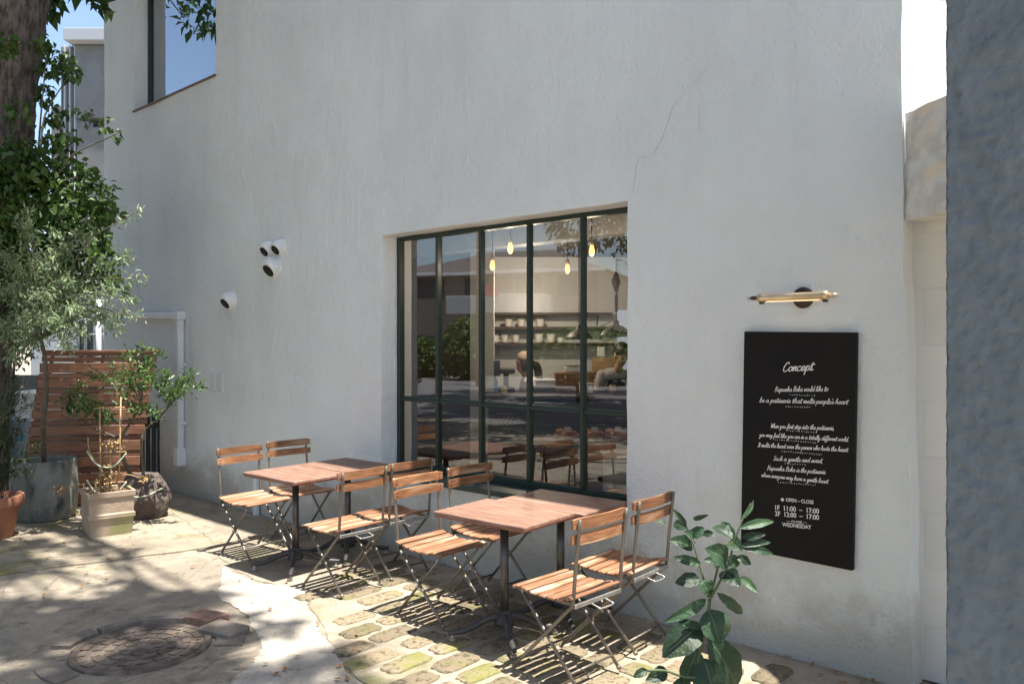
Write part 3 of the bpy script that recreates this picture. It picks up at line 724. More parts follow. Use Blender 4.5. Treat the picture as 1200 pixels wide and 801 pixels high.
for (pa_, pb_, y0_, y1_) in ((924, 956, 461.5, 463), (920, 950, 475.5, 476.5), (922, 958, 503.5, 506), (907, 957, 514, 518), (915, 964, 527.5, 532), (919, 945, 542, 544), (911, 957, 564, 567.5)):
    (xa, za), (xb, zb) = BL(pa_, y0_), BL(pb_, y1_); n = int((xb - xa) / .0125); m = MB()
    for i in range(n):
        f = (i + .5) / n; cx, cz = xa + (xb - xa) * f, za + (zb - za) * f
        for s in range(3):
            a = rj.choice((0, 1.57, 1.0, -.8)); l = rj.uniform(.0016, .0032); ox, oz = rj.uniform(-.002, .002), rj.uniform(-.003, .003)
            d = Vector((math.cos(a), math.sin(a))) * l; nn = Vector((-d.y, d.x)).normalized() * .0009
            c = Vector((cx + ox, cz + oz)); m.add([(*(c + q)[:1], -.0185, (c + q).y) for q in (-d + nn, -d - nn, d - nn, d + nn)], [(0, 1, 2, 3)])
    m.build('small_lettering', M['print'], board)
def text_obj(body, a, b, py, size, name='lettering', m='print', parent=board):
    (xa, za), (xb, zb) = BL(*a), BL(*b); c = bpy.data.curves.new(name, 'FONT'); c.body = body; c.size = 1; c.offset = .02
    o = bpy.data.objects.new(name, c); COL.objects.link(o); bpy.context.view_layer.update()
    me = bpy.data.meshes.new_from_object(o.evaluated_get(bpy.context.evaluated_depsgraph_get())); bpy.data.objects.remove(o)
    vs = np.array([v.co[:] for v in me.vertices]); wd = vs[:, 0].max() - vs[:, 0].min(); k = math.hypot(xb - xa, zb - za) / wd
    ang = math.atan2(zb - za, xb - xa)
    mb = MB()
    for v in vs:
        u, w = (v[0] - vs[:, 0].min()) * k, v[1] * size
        mb.v.append((xa + u * math.cos(ang) - w * math.sin(ang), -.0185, za + u * math.sin(ang) + w * math.cos(ang)))
    mb.f = [tuple(p.vertices) for p in me.polygons]; bpy.data.meshes.remove(me)
    return mb.build(name, M[m], parent)
text_obj('OPEN – CLOSE', (921, 586.5), (953.5, 589.5), 0, .026)
text_obj('1F  11:00  –  17:00', (908.6, 596.2), (960, 600.8), 0, .036)
text_obj('2F  12:00  –  17:00', (908.3, 603.2), (960, 608), 0, .036)
text_obj('— CLOSE —', (922, 610.6), (945.5, 612.6), 0, .016)
text_obj('WEDNESDAY', (916.8, 615.6), (951, 619), 0, .030)
cx, cz = BL(917, 584.5); MB().lathe([(.0001, 0), (.0088, 0), (.0088, .0015)], 20, (cx, -.0185, cz), Matrix.Rotation(R(90), 3, 'X')).build('dot', M['print'], board)

# brass picture light above the board
lp = WP(929, 347, -.13); wl = thing('wall_lamp', 'brass tube picture light on a dark round backplate above the board', 'wall lamp', (lp.x, 0, lp.z))
RX = Matrix.Rotation(R(90), 3, 'X'); RY = Matrix.Rotation(R(90), 3, 'Y')
bx = WP(941, 347).x - lp.x
MB().lathe([(.0001, .022), (.03, .022), (.046, .018), (.054, .012), (.058, 0), (.058, -.01)], 32, (bx, 0, 0), RX).build('backplate', M['bronze'], wl, True)
MB().tube([(bx, -.01, 0), (bx, -.06, .012), (bx, -.10, .01)], .009, 10).build('arm', M['bronze'], wl, True)
L0, L1 = -.19, .185
m = MB().lathe([(.021, L0), (.024, L0 + .004), (.024, L0 + .03), (.021, L0 + .034), (.021, L1 - .034), (.024, L1 - .03), (.024, L1 - .004), (.021, L1)], 24, (0, -.13, 0), RY); fixn(m.build('shade', M['brass'], wl, True))
MB().box((0, -.13, -.0215), (L1 - L0 - .09, .018, .006)).build('light_strip', M['warm_strip'], wl)
for s, e in ((-1, L0), (1, L1)):
    m = MB().lathe([(.010, 0), (.014, .006), (.008, .014), (.012, .024), (.011, .034), (.003, .052)], 14, (e, -.13, 0), Matrix.Rotation(s * R(90), 3, 'Y')); fixn(m.build('finial', M['bronze'] if s < 0 else M['brass'], wl, True))
    MB().box((e - s * .017, -.125, -.024), (.018, .03, .02)).build('bracket', M['bronze'], wl)
m = MB()
for k in range(9):
    a = random.uniform(0, 6.28); m.ball((L0 - .06 + random.uniform(-.014, .014), -.13 + .014 * math.cos(a), .014 * math.sin(a)), .008, 5)
m.build('crystal_drop', M['crystal'], wl)
ll = bpy.data.lights.new('lamp_light', 'AREA'); ll.shape = 'RECTANGLE'; ll.size = .28; ll.size_y = .02; ll.energy = .06; ll.color = (1, .72, .42)
lo = bpy.data.objects.new('lamp_light', ll); COL.objects.link(lo); lo.parent = wl; lo.location = (0, -.13, -.028); lo.rotation_euler = (R(-25), 0, 0)

# ------------------------------------------------------------------ right hand side: block wall, lintel, rough pillar
bw = thing('block_wall', 'smooth white block wall behind the end of the cafe', 'wall', (0, 0, 0))
MB().box((0, .2785, 1.15), (3.1, .2, 2.36)).build('core', M['grey_trim'], bw)
for j in range(9):
    for i in range(6):
        xx = -1.72 + i * .6 - (j % 2) * .3; z = .01 + j * .283
        a, b = max(xx, -1.55), min(xx + .5994, 1.5)
        if b > a: MB().bbox(((a + b) / 2, .19, z + .14), (b - a, .06, .2823), .0009).build('block', M['block'], bw)
lin_dir = Vector((.787, -.617, 0)); P1 = Vector((-1.172, .025, 0))
lt = thing('concrete_lintel', 'rough concrete beam between the cafe and the grey blue pillar', 'beam', P1)
zt, zb = 2.86, 2.325
m = MB(); nx, nzv = 60, 12; nrm = Vector((-.617, -.787, 0)); vs = []; fs = []
for layer, off in ((0, 0), (1, -.62)):
    for j in range(nzv + 1):
        for i in range(nx + 1):
            p = lin_dir * (3.3 * i / nx) + nrm * off; z = zb + (zt - zb) * j / nzv
            q = .014 * mnoise.noise((i * .35, j * .5, 3)) + .010 * mnoise.noise((i * 1.2, j * 1.1, 6)) if layer == 0 else 0
            e = .012 * mnoise.noise((i * .5, j, 8)) if j in (0, nzv) else 0
            vs.append((*(p + nrm * q)[:2], z + e))
N = (nx + 1) * (nzv + 1); ii = lambda l, i, j: l * N + j * (nx + 1) + i
for l in (0, 1):
    for j in range(nzv):
        for i in range(nx): fs.append((ii(l, i, j), ii(l, i + 1, j), ii(l, i + 1, j + 1), ii(l, i, j + 1)))
for i in range(nx):
    for j in (0, nzv): fs.append((ii(0, i, j), ii(0, i + 1, j), ii(1, i + 1, j), ii(1, i, j)))
for j in range(nzv):
    for i in (0, nx): fs.append((ii(0, i, j), ii(0, i, j + 1), ii(1, i, j + 1), ii(1, i, j)))
m.add(vs, fs); fixn(m.build('beam', M['lintel'], lt))
wh = thing('sky_backdrop', 'added tall white block standing in for the bright sky in the right gap', 'building', (-4.6, 15.2, 0), math.atan2(.9, .44))  # added white block, turned to the sun, in place of overexposed sky
MB().box((0, 3, 5), (12, 6, 10)).build('wall', M['vent'], wh); MB().bbox((0, 3, 10.1), (12.3, 6.3, .2), .02).build('coping', M['grey_trim'], wh)
pl = thing('rendered_pillar', 'near pillar of rough grey blue render at the yard entrance', 'pillar', (0, 0, 0))
px0 = -.433; m = MB(); vs = []; fs = []; nzv = 440; PH = 4.2
pxs = [px0 + .42 * i / 76 for i in range(77)] + [px0 + .42 + 1.48 * i / 22 for i in range(1, 23)]; nx = len(pxs) - 1
for j in range(nzv + 1):
    z = -.02 + PH * j / nzv
    ring = [(px0 + .03, -2.0), (px0 + .006, -2.388)] + [(x if i else x + .008, -2.4) for i, x in enumerate(pxs)] + [(px0 + 1.9, -2.0)]
    for q, (x, y) in enumerate(ring):
        w = .006 * mnoise.noise((x * 5, z * 7, 1)) + .004 * mnoise.noise((x * 17, z * 30, 2)) + 0.0065 * mnoise.noise((x * 42, z * 70, 4)) + .0042 * mnoise.noise((x * 90, z * 120, 7))
        ex = (.004 * mnoise.noise((z * 2.2, 1, 1)) + .0035 * mnoise.noise((z * 22, 2, 1))) if q < 3 else 0
        vs.append((x + ex, y + w, z))
K = nx + 4
for j in range(nzv):
    for k in range(K): fs.append((j * K + k, j * K + (k + 1) % K, (j + 1) * K + (k + 1) % K, (j + 1) * K + k))
fs.append(tuple(range(K))); fs.append(tuple(nzv * K + k for k in range(K)))
m.add(vs, fs); fixn(m.build('pillar_body', M['rough_plaster'], pl, True))

# ------------------------------------------------------------------ folding chairs
def make_chair():
    t = thing('folding_chair', 'x', 'chair', group='wooden slatted folding chairs at the tables')
    def zseat(x): return .418 + .030 * (x / .2) ** 2 - (.026 * max(0, (x - .13) / .07) ** 2)
    for k in range(7):
        xc = -.185 + k * .0605; m = MB(); sl = (zseat(xc + .01) - zseat(xc - .01)) / .02
        m.bbox((xc, 0, zseat(xc)), (.0455, .41, .015), .005, M=Matrix.Rotation(-math.atan(sl), 3, 'Y')); m.build('seat_slat', M['slat'], t)
    for z in (.811, .735):
        m = MB(); n = 10; vs = []; fs = []; hh, th = .028, .006
        xb = -.222 - (z - .735) * .09
        for i in range(n + 1):
            y = -.215 + .43 * i / n; c = xb - .022 * (1 - (y / .215) ** 2) + .012
            r = .006 if i in (0, n) else 0
            for dx, dz in ((-th, -hh + r), (th, -hh + r), (th, hh - r), (-th, hh - r)): vs.append((c + dx, y, z + dz))
        for i in range(n):
            for q in range(4): fs.append((i * 4 + q, i * 4 + (q + 1) % 4, i * 4 + 4 + (q + 1) % 4, i * 4 + 4 + q))
        fs += [(0, 1, 2, 3), (n * 4 + 3, n * 4 + 2, n * 4 + 1, n * 4)]
        m.add(vs, fs); sobj = fixn(m.build('back_slat', M['back'], t))
        sc = MB()
        for s in (-1, 1):
            for dz in (-.012, .012): sc.lathe([(.0001, .0015), (.0045, .0015), (.005, 0)], 8, (xb + .019, s * .187, z + dz), RY)
        tag(sc.build('screw', M['bronze'], sobj), kind='stuff')
    for s in (-1, 1):
        m = MB(); pts = [(-.243, s * .187, .838), (-.215, s * .187, .60), (-.196, s * .187, .42), (-.15, s * .187, .365), (.20, s * .187, .012)]
        m.tube(catmull(pts, 4), .0095, 8); m.build('back_leg', M['steel'], t, True)
        m = MB(); m.tube([(.165, s * .170, .41), (-.205, s * .170, .012)], .009, 8); m.build('front_leg', M['steel'], t, True)
        m = MB(); m.bar((-.20, s * .17, .408), (.19, s * .17, .412), .008, .02); m.build('seat_rail', M['steel'], t)
        MB().ball((.202, s * .187, .012), .0135, 6).build('foot_cap', M['steel'], t); MB().ball((-.207, s * .170, .012), .0135, 6).build('foot_cap', M['steel'], t)
        rv = MB(); rv.lathe([(.0001, .004), (.008, .003), (.009, 0)], 10, (-.012, s * .1985, .205), Matrix.Rotation(-s * R(90), 3, 'X')); rv.build('rivet', M['lt_steel'], t)
    MB().tube([(-.16, -.17, .06), (-.16, .17, .06)], .007, 8).build('stretcher', M['steel'], t, True)
    MB().tube([(.13, -.187, .083), (.13, .187, .083)], .007, 8).build('stretcher', M['steel'], t, True)
    MB().bar((-.208, -.185, .407), (-.208, .185, .407), .010, .022).build('rear_bar', M['lt_steel'], t)
    MB().tube(catmull([(-.205, -.055, .395), (-.25, -.055, .385), (-.262, -.045, .38), (-.262, .045, .38), (-.25, .055, .385), (-.205, .055, .395)], 4), .0045, 8).build('handle', M['lt_steel'], t, True)
    return t
ch = make_chair()
chairs = [(-5.87, -.79, .06, 'sunlit folding chair with bleached back, left of the far tables, on the yard side'),
          (-5.93, -.31, -.03, 'half shaded folding chair left of the far tables, against the wall'),
          (-4.585, -.87, math.pi + .02, 'folding chair seen from behind, right of the far tables on the yard side'),
          (-4.62, -.40, math.pi - .02, 'dark shaded folding chair right of the far tables, below the window'),
          (-3.645, -.81, .02, 'folding chair with bright orange back slats left of the near tables, on the paving side'),
          (-3.67, -.315, -.02, 'brown shaded folding chair left of the near tables, under the window sill'),
          (-2.54, -.96, math.pi - .05, 'nearest folding chair with wide sunlit seat at the front right of the near tables'),
          (-2.575, -.42, math.pi + .03, 'folding chair against the wall right of the near tables, shade across its seat')]
for i, (x, y, a, lb) in enumerate(chairs):
    if i == 0: ch.location = (x, y, .012); ch.rotation_euler = (0, 0, a); ch['label'] = lb
    else: dup(ch, lb, (x, y, .014 if i < 2 else .026 if i > 3 else .016), a)

# ------------------------------------------------------------------ tables
def make_table():
    t = thing('cafe_table', 'x', 'table', group='small square cafe tables pushed together in pairs')
    MB().bbox((0, 0, .709), (.67, .488, .022), .004).build('tabletop', M['tabletop'], t)
    MB().box((0, 0, .693), (.655, .473, .009)).build('tabletop_edge', M['edge'], t)
    MB().bbox((0, 0, .68), (.30, .30, .014), .003).build('mounting_plate', M['black_metal'], t)
    MB().lathe([(.025, .08), (.025, .674)], 18).build('pole', M['pole'], t, True)
    MB().lathe([(.06, .07), (.058, .10), (.04, .13), (.03, .16)], 18).build('collar', M['black_metal'], t, True)
    for k in range(4):
        a = R(45 + 90 * k + 4); d = Vector((math.cos(a), math.sin(a), 0)); z = Vector((0, 0, 1)); m = MB()
        pts = [d * .03 + z * .12, d * .09 + z * .112, d * .16 + z * .08, d * .23 + z * .05, d * .30 + z * .042, d * .325 + z * .04]
        m.tube(catmull(pts, 3), [.023] * 4 + [.02] * 4 + [.017] * 4 + [.014] * 4, 8); leg = m.build('base_foot', M['black_metal'], t, True)
        g = MB(); g.lathe([(.018, 0), (.018, .012), (.008, .016), (.008, .04)], 12, d * .30); g.build('glide', M['lt_steel'], leg)
    return t
tb = make_table()
TZ = .012
tabs = [(-5.225, -.835, .02, 'sunlit table of the far pair, standing on the yard side'), (-5.235, -.345, .015, 'shaded table of the far pair, standing against the wall'),
        (-3.085, -.845, .05, 'sunlit table of the near pair, standing on the stone paving'), (-3.06, -.352, .045, 'half shaded table of the near pair, tucked under the window')]
for i, (x, y, a, lb) in enumerate(tabs):
    if i == 0: tb.location = (x, y, TZ); tb.rotation_euler = (0, 0, a); tb['label'] = lb
    else: dup(tb, lb, (x, y, TZ + .006 * (i % 2 == 0 and i > 1) + .003), a)

# ------------------------------------------------------------------ foliage helpers
def leaf_mass(pts, size, aspect, seed, droop=.3, bend=.25, var=.35, dirs=None):
    """many small bent leaves (two triangles pairs each) at the given points; numpy for speed"""
    r = np.random.RandomState(seed); P = np.asarray(pts, float); n = len(P)
    a = r.uniform(0, 2 * np.pi, n); el = r.uniform(-1.0, .7, n) - droop
    D = np.stack([np.cos(a) * np.cos(el), np.sin(a) * np.cos(el), np.sin(el)], 1) if dirs is None else np.asarray(dirs)
    U = r.normal(size=(n, 3)) * .55 + np.array([0, 0, 1.]); S = np.cross(D, U); S /= np.linalg.norm(S, axis=1)[:, None] + 1e-9
    Nn = np.cross(S, D); ln = size * (1 + r.uniform(-var, var, n))[:, None]; wd = ln * aspect
    mid = P + D * ln * .45
    v = np.stack([P, mid + S * wd * .5 + Nn * wd * bend, P + D * ln - Nn * ln * .12, mid - S * wd * .5 + Nn * wd * bend, mid], 1).reshape(-1, 3)
    b = np.arange(n) * 5
    f = np.concatenate([np.stack([b, b + 4, b + 1], 1), np.stack([b + 1, b + 4, b + 2], 1), np.stack([b + 2, b + 4, b + 3], 1), np.stack([b + 3, b + 4, b], 1)])
    return v, f
def mass_obj(name, v, f, m, parent=None):
    me = bpy.data.meshes.new(name); me.vertices.add(len(v)); me.vertices.foreach_set('co', v.astype(np.float32).ravel())
    me.loops.add(f.size); me.loops.foreach_set('vertex_index', f.astype(np.int32).ravel())
    me.polygons.add(len(f)); me.polygons.foreach_set('loop_start', np.arange(len(f), dtype=np.int32) * 3)
    me.materials.append(m); me.update(calc_edges=True); me.validate()
    o = bpy.data.objects.new(name, me); COL.objects.link(o); o.parent = parent; return o
def blob(c, r, n, rs, flat=1.0):
    d = rs.normal(size=(n, 3)); d /= np.linalg.norm(d, axis=1)[:, None]; q = rs.uniform(.15, 1, n) ** .45
    return np.array(c) + d * q[:, None] * r * np.array([1, 1, flat])
def twig_paths(o, tips, rs, sag=.0):
    out = []
    for t_ in tips:
        t_ = Vector(t_); mid = o.lerp(t_, .5) + Vector((rs.uniform(-.1, .1), rs.uniform(-.1, .1), .12 + sag)) * (t_ - o).length
        out.append(catmull([o, o.lerp(mid, .6), mid, t_.lerp(mid, .3), t_], 3))
    return out

# ------------------------------------------------------------------ the big tree
rs = np.random.RandomState(5)
TB = Vector((-9.78, -1.50, 0)); tree = thing('big_tree', 'big old tree with thick rough trunk at the yard edge', 'tree', TB)
m = MB(); vs = []; fs = []; n = 96; rings = 170
for j in range(rings + 1):
    z = 6.4 * j / rings - .05
    rad = .46 + .22 * math.exp(-z * 1.6) - .012 * z
    for k in range(n):
        a = 2 * math.pi * k / n
        q = 1 + .10 * mnoise.noise((math.cos(a) * 2.2, math.sin(a) * 2.2, z * .5)) + .07 * mnoise.noise((math.cos(a) * 9, math.sin(a) * 9, z * 1.6)) + .03 * mnoise.noise((math.cos(a) * 20, math.sin(a) * 20, z * 8))
        q += .06 * mnoise.noise((math.cos(a) * 14, math.sin(a) * 14, z * 5)); ln_ = -.62 * (1 - z / 5.2); vs.append((rad * q * math.cos(a) + ln_ * CY, rad * q * math.sin(a) + ln_ * SY, z))
for j in range(rings):
    for k in range(n): fs.append((j * n + k, j * n + (k + 1) % n, (j + 1) * n + (k + 1) % n, (j + 1) * n + k))
m.add(vs, fs); m.build('trunk', M['bark'], tree, True)
# crown clumps: each one hangs where its shade falls on the yard
def over(px, py, z):
    g = G(px, py); return Vector((g.x + SUN.x / SUN.z * z, g.y + SUN.y / SUN.z * z, z))
clumps = [(over(5, 720, 13.2), .75, 210), (over(75, 795, 12.8), .65, 230), (over(150, 700, 13.5), .36, 50), (over(240, 701, 13), .22, 34), (over(-30, 668, 13.4), .6, 140),
          (over(110, 651, 13), .25, 34), (over(345, 792, 12.4), .22, 36), (over(285, 742, 13), .22, 34), (over(185, 803, 12.6), .36, 90), (over(70, 735, 13.6), .5, 110),
          (over(420, 812, 12.6), .2, 26), (over(250, 797, 13.2), .26, 50), (over(30, 640, 13.6), .4, 40), (over(50, 596, 13.6), .4, 40), (over(-60, 760, 13), .9, 300), (over(40, 860, 12.5), .8, 260), (over(240, 870, 12.5), .5, 110), (over(190, 722, 13.3), .26, 26), (over(385, 772, 13.3), .15, 18)]
for c, r, k in ((( -12.3, -1.9, 8.9), .9, 350), ((-13.4, -3.4, 8.2), 1.1, 500), ((-11.4, -3.6, 7.8), .9, 420), ((-9.4, -3.8, 8.2), .9, 380), ((-12.4, .2, 8.4), .9, 350), ((-10.6, -.7, 8.8), .9, 300),
                ((-14.5, -1.5, 8.6), 1.1, 450), ((-8.9, -4.5, 8.4), .6, 120), ((-11, -5.4, 8), 1.1, 450), ((-13.2, -5.8, 7.6), 1.1, 420), ((-8.2, -5.2, 8.8), .9, 350), ((-16.8, -6.6, 6.8), .9, 300),
                ((-6.4, -4.9, 8.4), .8, 300), ((-5.2, -6.4, 8.0), .9, 320), ((-7.0, -7.2, 7.4), 1.0, 360), ((-3.4, -6.6, 7.4), .8, 250)):
    clumps.append((Vector(c), r, k))
rc = np.random.RandomState(77)
for i in range(24):
    clumps.append((Vector((rc.uniform(-13, .5), rc.uniform(-9, -4.7), rc.uniform(7, 9.6))), 1.05, 420))
for c in ((-9.0, -3.4, 7.3), (-8.6, -.9, 7.8), (-9.6, -1.4, 8.2), (-8.3, -1.9, 7.0)): clumps.append((Vector(c), .75, 330))
pts = []; lb = MB()
for c, r, k in clumps:
    for q in range(4):
        pts.append(blob(c + Vector(rs.normal(size=3) * r * .5), r * .62, int(k * .5), rs, .7))
    o = Vector((-9.65, -1.5, 6.0 + rs.uniform(-.6, .3)))
    for path in twig_paths(o, [c], rs): lb.tube([p - TB for p in path], [max(.010, .075 * (1 - i / len(path)) ** 1.2) for i in range(len(path))], 6)
    for q in range(3):
        e = c + Vector(rs.normal(size=3) * r * .6); lb.tube([c - TB, (c + e) / 2 - TB + Vector((0, 0, .05)), e - TB], [.025, .016, .008], 5)
# sprigs that hang into view at the top left
for px, py in ((42, -6), (50, 10), (58, 2), (64, -8), (100, -10), (112, 0), (118, -6), (34, -10)):
    c = CS(px, py, 9.0); pts.append(blob(c, .10, 16, rs, 1.4))
lb.build('limbs', M['bark'], tree, True)
P = np.concatenate(pts) - np.array(TB); v, f = leaf_mass(P, .19, .5, 3); mass_obj('crown', v, f, M['leaf_tree'], tree)

st2 = thing('street_tree', 'leafy street tree with low crown on the far side of the yard', 'tree', (-8.9, -10.4, 0))
MB().tube([(0, 0, -.05), (.05, 0, 1.5), (0, .05, 3.2), (-.2, .1, 5)], [.16, .13, .11, .06], 10).build('trunk', M['bark'], st2, True)
rq = np.random.RandomState(9); q_ = [blob((c[0], c[1], c[2]), r, k, rq, .8) for c, r, k in (((-.6, .8, 4.9), 1.1, 900), ((-1.6, 1.0, 4.3), .9, 700), ((.6, .6, 4.6), 1.0, 800), ((-2.4, 1.3, 5.0), .8, 500), ((.2, 1.2, 3.9), .8, 520), ((-1.2, .5, 5.6), 1.0, 700), ((1.4, .8, 5.2), 1.0, 700), ((-.4, 1.6, 5.8), 1.0, 600), ((-3.4, 1.2, 5.6), 1.0, 800), ((-2.6, .6, 5.9), 1.0, 800), ((-4.4, 1.0, 6.0), 1.0, 700), ((-1.4, 1.4, 5.2), 1.1, 900), ((.4, 1.0, 5.6), 1.1, 900))]
v, f = leaf_mass(np.concatenate(q_), .15, .5, 19); mass_obj('crown', v, f, M['leaf_tree'], st2)
for (tx, ty, nm) in ((-3.5, -13, 'broad tree added to shade the street at its near kerb'), (-13.5, -13.5, 'second broad tree added to shade the street further along')):  # trees added for their shade, to darken the road mirrored in the window
    t_ = thing('added_shade_tree', nm, 'tree', (tx, ty, 0)); MB().tube([(0, 0, -.05), (.05, .05, 3), (0, 0, 6)], [.24, .2, .12], 10).build('trunk', M['bark'], t_, True)
    q_ = [blob((rq.uniform(-4.6, 4.6), rq.uniform(-4.2, 4.6), rq.uniform(6.2, 8.2)), 1.5, 420, rq, .6) for k in range(24)]
    v, f = leaf_mass(np.concatenate(q_), .36, .55, 23); mass_obj('crown', v, f, M['leaf_tree'], t_)

# ivy and its side shoots on the trunk
ivy = thing('climbing_ivy', 'dark green ivy climbing round the old tree trunk', 'ivy', TB)
ip = []
for px, py, r, k, zc in ((10, 240, .42, 700, 8.1), (45, 225, .34, 420, 8.0), (75, 240, .30, 320, 8.0), (40, 275, .40, 500, 8.0), (85, 275, .30, 300, 7.9), (5, 300, .45, 500, 8.1), (112, 228, .20, 150, 7.9), (125, 245, .14, 80, 7.9),
                   (60, 190, .26, 170, 8.2), (30, 195, .30, 260, 7.9), (15, 190, .28, 240, 7.9), (52, 110, .12, 60, 8.3), (58, 150, .15, 60, 8.3), (70, 130, .10, 30, 8.2), (78, 70, .09, 30, 8.4), (85, 80, .10, 26, 8.3), (62, 60, .13, 40, 8.4), (72, 85, .12, 40, 8.3),
                   (5, 50, .12, 40, 7.85), (12, 56, .10, 30, 7.85), (100, 135, .09, 16, 8.1), (135, 155, .07, 10, 7.9), (122, 145, .08, 14, 7.9), (110, 265, .22, 140, 7.8), (120, 300, .16, 70, 7.7), (140, 335, .10, 26, 7.6), (130, 320, .10, 26, 7.7), (95, 315, .25, 200, 7.9), (55, 320, .34, 320, 7.9), (88, 195, .14, 40, 8.1), (78, 165, .12, 36, 8.1), (100, 205, .13, 40, 8.0), (20, 130, .14, 40, 7.85), (50, 50, .12, 40, 8.4), (54, 80, .10, 30, 8.4), (0, 350, .4, 400, 8.2)):
    ip.append(blob(CS(px, py, zc), r, k, rs))
st = MB(); o = CS(20, 330, 8.1)
for px, py, zc in ((112, 228, 7.9), (128, 245, 7.9), (85, 80, 8.3), (138, 156, 7.9), (140, 335, 7.6), (55, 60, 8.3), (100, 205, 8.0), (75, 160, 8.2)):
    for path in twig_paths(CS(40, 240, 8.1), [CS(px, py, zc)], rs): st.tube([p - TB for p in path], [.012 - .009 * i / len(path) for i in range(len(path))], 5)
for k in range(5):
    a = rs.uniform(-2.5, -.3); st.tube([Vector((.56 * math.cos(a + .3 * math.sin(z * 2 + k)), .56 * math.sin(a + .3 * math.sin(z * 2 + k)), z)) for z in np.linspace(.05, 4.6, 24)], .02, 6)
st.build('stem', M['twig'], ivy, True)
v, f = leaf_mass(np.concatenate(ip) - np.array(TB), .085, .62, 8, droop=.5); mass_obj('leaves', v, f, M['leaf_ivy'], ivy)

# ------------------------------------------------------------------ left background: hedge, house, screen, fence, appliance
hd = thing('garden_hedge', 'dark evergreen hedge behind the planters at the yard edge', 'hedge', CW(-6.6, 9.8, 0))
hp = [blob(CS(px, py, zc), r, k, rs) for px, py, r, k, zc in ((-10, 350, .5, 600, 9.5), (5, 400, .35, 400, 9.2), (-30, 460, .5, 600, 9.4), (-10, 520, .45, 520, 9.0), (40, 330, .4, 320, 9.8), (-40, 560, .5, 500, 9), (5, 560, .28, 200, 9.2), (-60, 400, .6, 500, 9.4))]
v, f = leaf_mass(np.concatenate(hp) - np.array(hd.location), .08, .45, 4); mass_obj('leaves', v, f, M['leaf_dark'], hd)
sb = MB()
for k in range(9):
    a = Vector((rs.uniform(-.8, .8), rs.uniform(-.4, .4), 0)); sb.tube([a, a + Vector((rs.uniform(-.1, .1), 0, 1)), a + Vector((rs.uniform(-.3, .3), 0, 2.0))], [.03, .02, .01], 5)
sb.build('stem', M['twig'], hd)
nb = thing('neighbour_house', 'grey neighbouring building with pale vertical ribs behind the tree', 'building', (0, 0, 0))
def nbox(name, m, px0, px1, zc0, zc1, z0, z1, b=.01): return cbox(name, m, (px0 - 600) / F * zc0, (px1 - 600) / F * zc0, zc0, zc1, z0, z1, nb, b)
nbox('wall', M['grey_build'], 60, 180, 21.2, 27, 0, 8.0)
Zt = CAM_H + (400 - 34) / F * 20
nbox('balcony_panel', M['grey_build'], 88, 178, 20.2, 20.5, CAM_H + (400 - 135) / F * 20, Zt - .32)
nbox('coping', M['grey_trim'], 74, 178, 19.9, 21.1, Zt - .3, Zt)
nbox('balcony_panel', M['grey_build'], 90, 178, 20.2, 20.5, CAM_H + (400 - 235) / F * 20, CAM_H + (400 - 146) / F * 20)
for k in range(6):
    nbox('rib', M['grey_trim'] if k % 2 else M['grey_build'], 71 + k * 3, 72.9 + k * 3, 20.25 - .05 * (k % 2), 21.1, CAM_H + (400 - 240) / F * 20, Zt - .32, .02)
nbox('wall', M['grey_trim'], 92, 178, 19.9, 20.1, .5, CAM_H + (400 - 262) / F * 20)
# barred window and pipe of the neighbour just above the screen
gw = thing('window', None, None); gw.parent = nb
Zg = 14.5
def gbox(name, m, px0, px1, py0, py1, zc, d=.05): return cbox(name, m, (px0 - 600) / F * zc, (px1 - 600) / F * zc, zc - d, zc, CAM_H - (py1 - 400) / F * zc, CAM_H - (py0 - 400) / F * zc, gw, .004)
gbox('pane', M['screen_dark'], 92, 128, 372, 440, Zg)
for a in (92, 101, 112, 121, 128): gbox('bar', M['ac'], a - 1.1, a + 1.1, 368, 440, Zg - .06)
for a in (374, 391, 420): gbox('bar', M['ac'], 92, 128, a - .8, a + .8, Zg - .13)
pw = cbox('wall', M['ac'], (40 - 600) / F * 14.7, (150 - 600) / F * 14.7, 14.6, 14.8, 0, 2.4, nb)
MB().tube([CS(115.5, 350, 14.2), CS(115.5, 470, 14.2)], .045, 10).build('downpipe', M['pvc'], nb, True)
sg = thing('shop_sign', 'small white and red sign far behind the leaves', 'sign', CS(113, 252, 17))
MB().bbox((0, 0, 0), (.34, .04, .36), .004, YAW).build('panel', M['vent'], sg); o = MB().bbox(Vector((.02, -.03, -.08)), (.16, .02, .10), .002, YAW).build('red_mark', M['red'], sg)
MB().tube([(0, .05, -.1), (0, .05, -CS(113, 252, 17).z)], .04, 8).build('post', M['black_metal'], sg)
ac = thing('outdoor_unit', 'pale grey outdoor appliance with two teal marks beside the hedge', 'appliance', CW((27 - 600) / F * 9.0, 9.0, 0), YAW)
MB().bbox((-.06, 0, .62), (.52, .32, .5), .02).build('casing', M['ac'], ac); MB().bbox((.14, .05, 1.0), (.36, .3, .34), .02).build('casing', M['pvc'], ac)
MB().bbox((-.06, 0, .185), (.56, .34, .37), .02).build('plinth', M['kerb'], ac)
for k in (0, 1):
    m = MB(); m.add([(x, -.163, z) for x, z in ((.0 + k * .06, .62), (.035 + k * .06, .62), (.05 + k * .06, .70), (.015 + k * .06, .70))], [(0, 1, 2, 3)]); m.build('mark', M['teal'], ac)
MB().tube([(.30, -.1, .5), (.30, -.1, 1.25)], .012, 6).build('cable', M['black_metal'], ac)

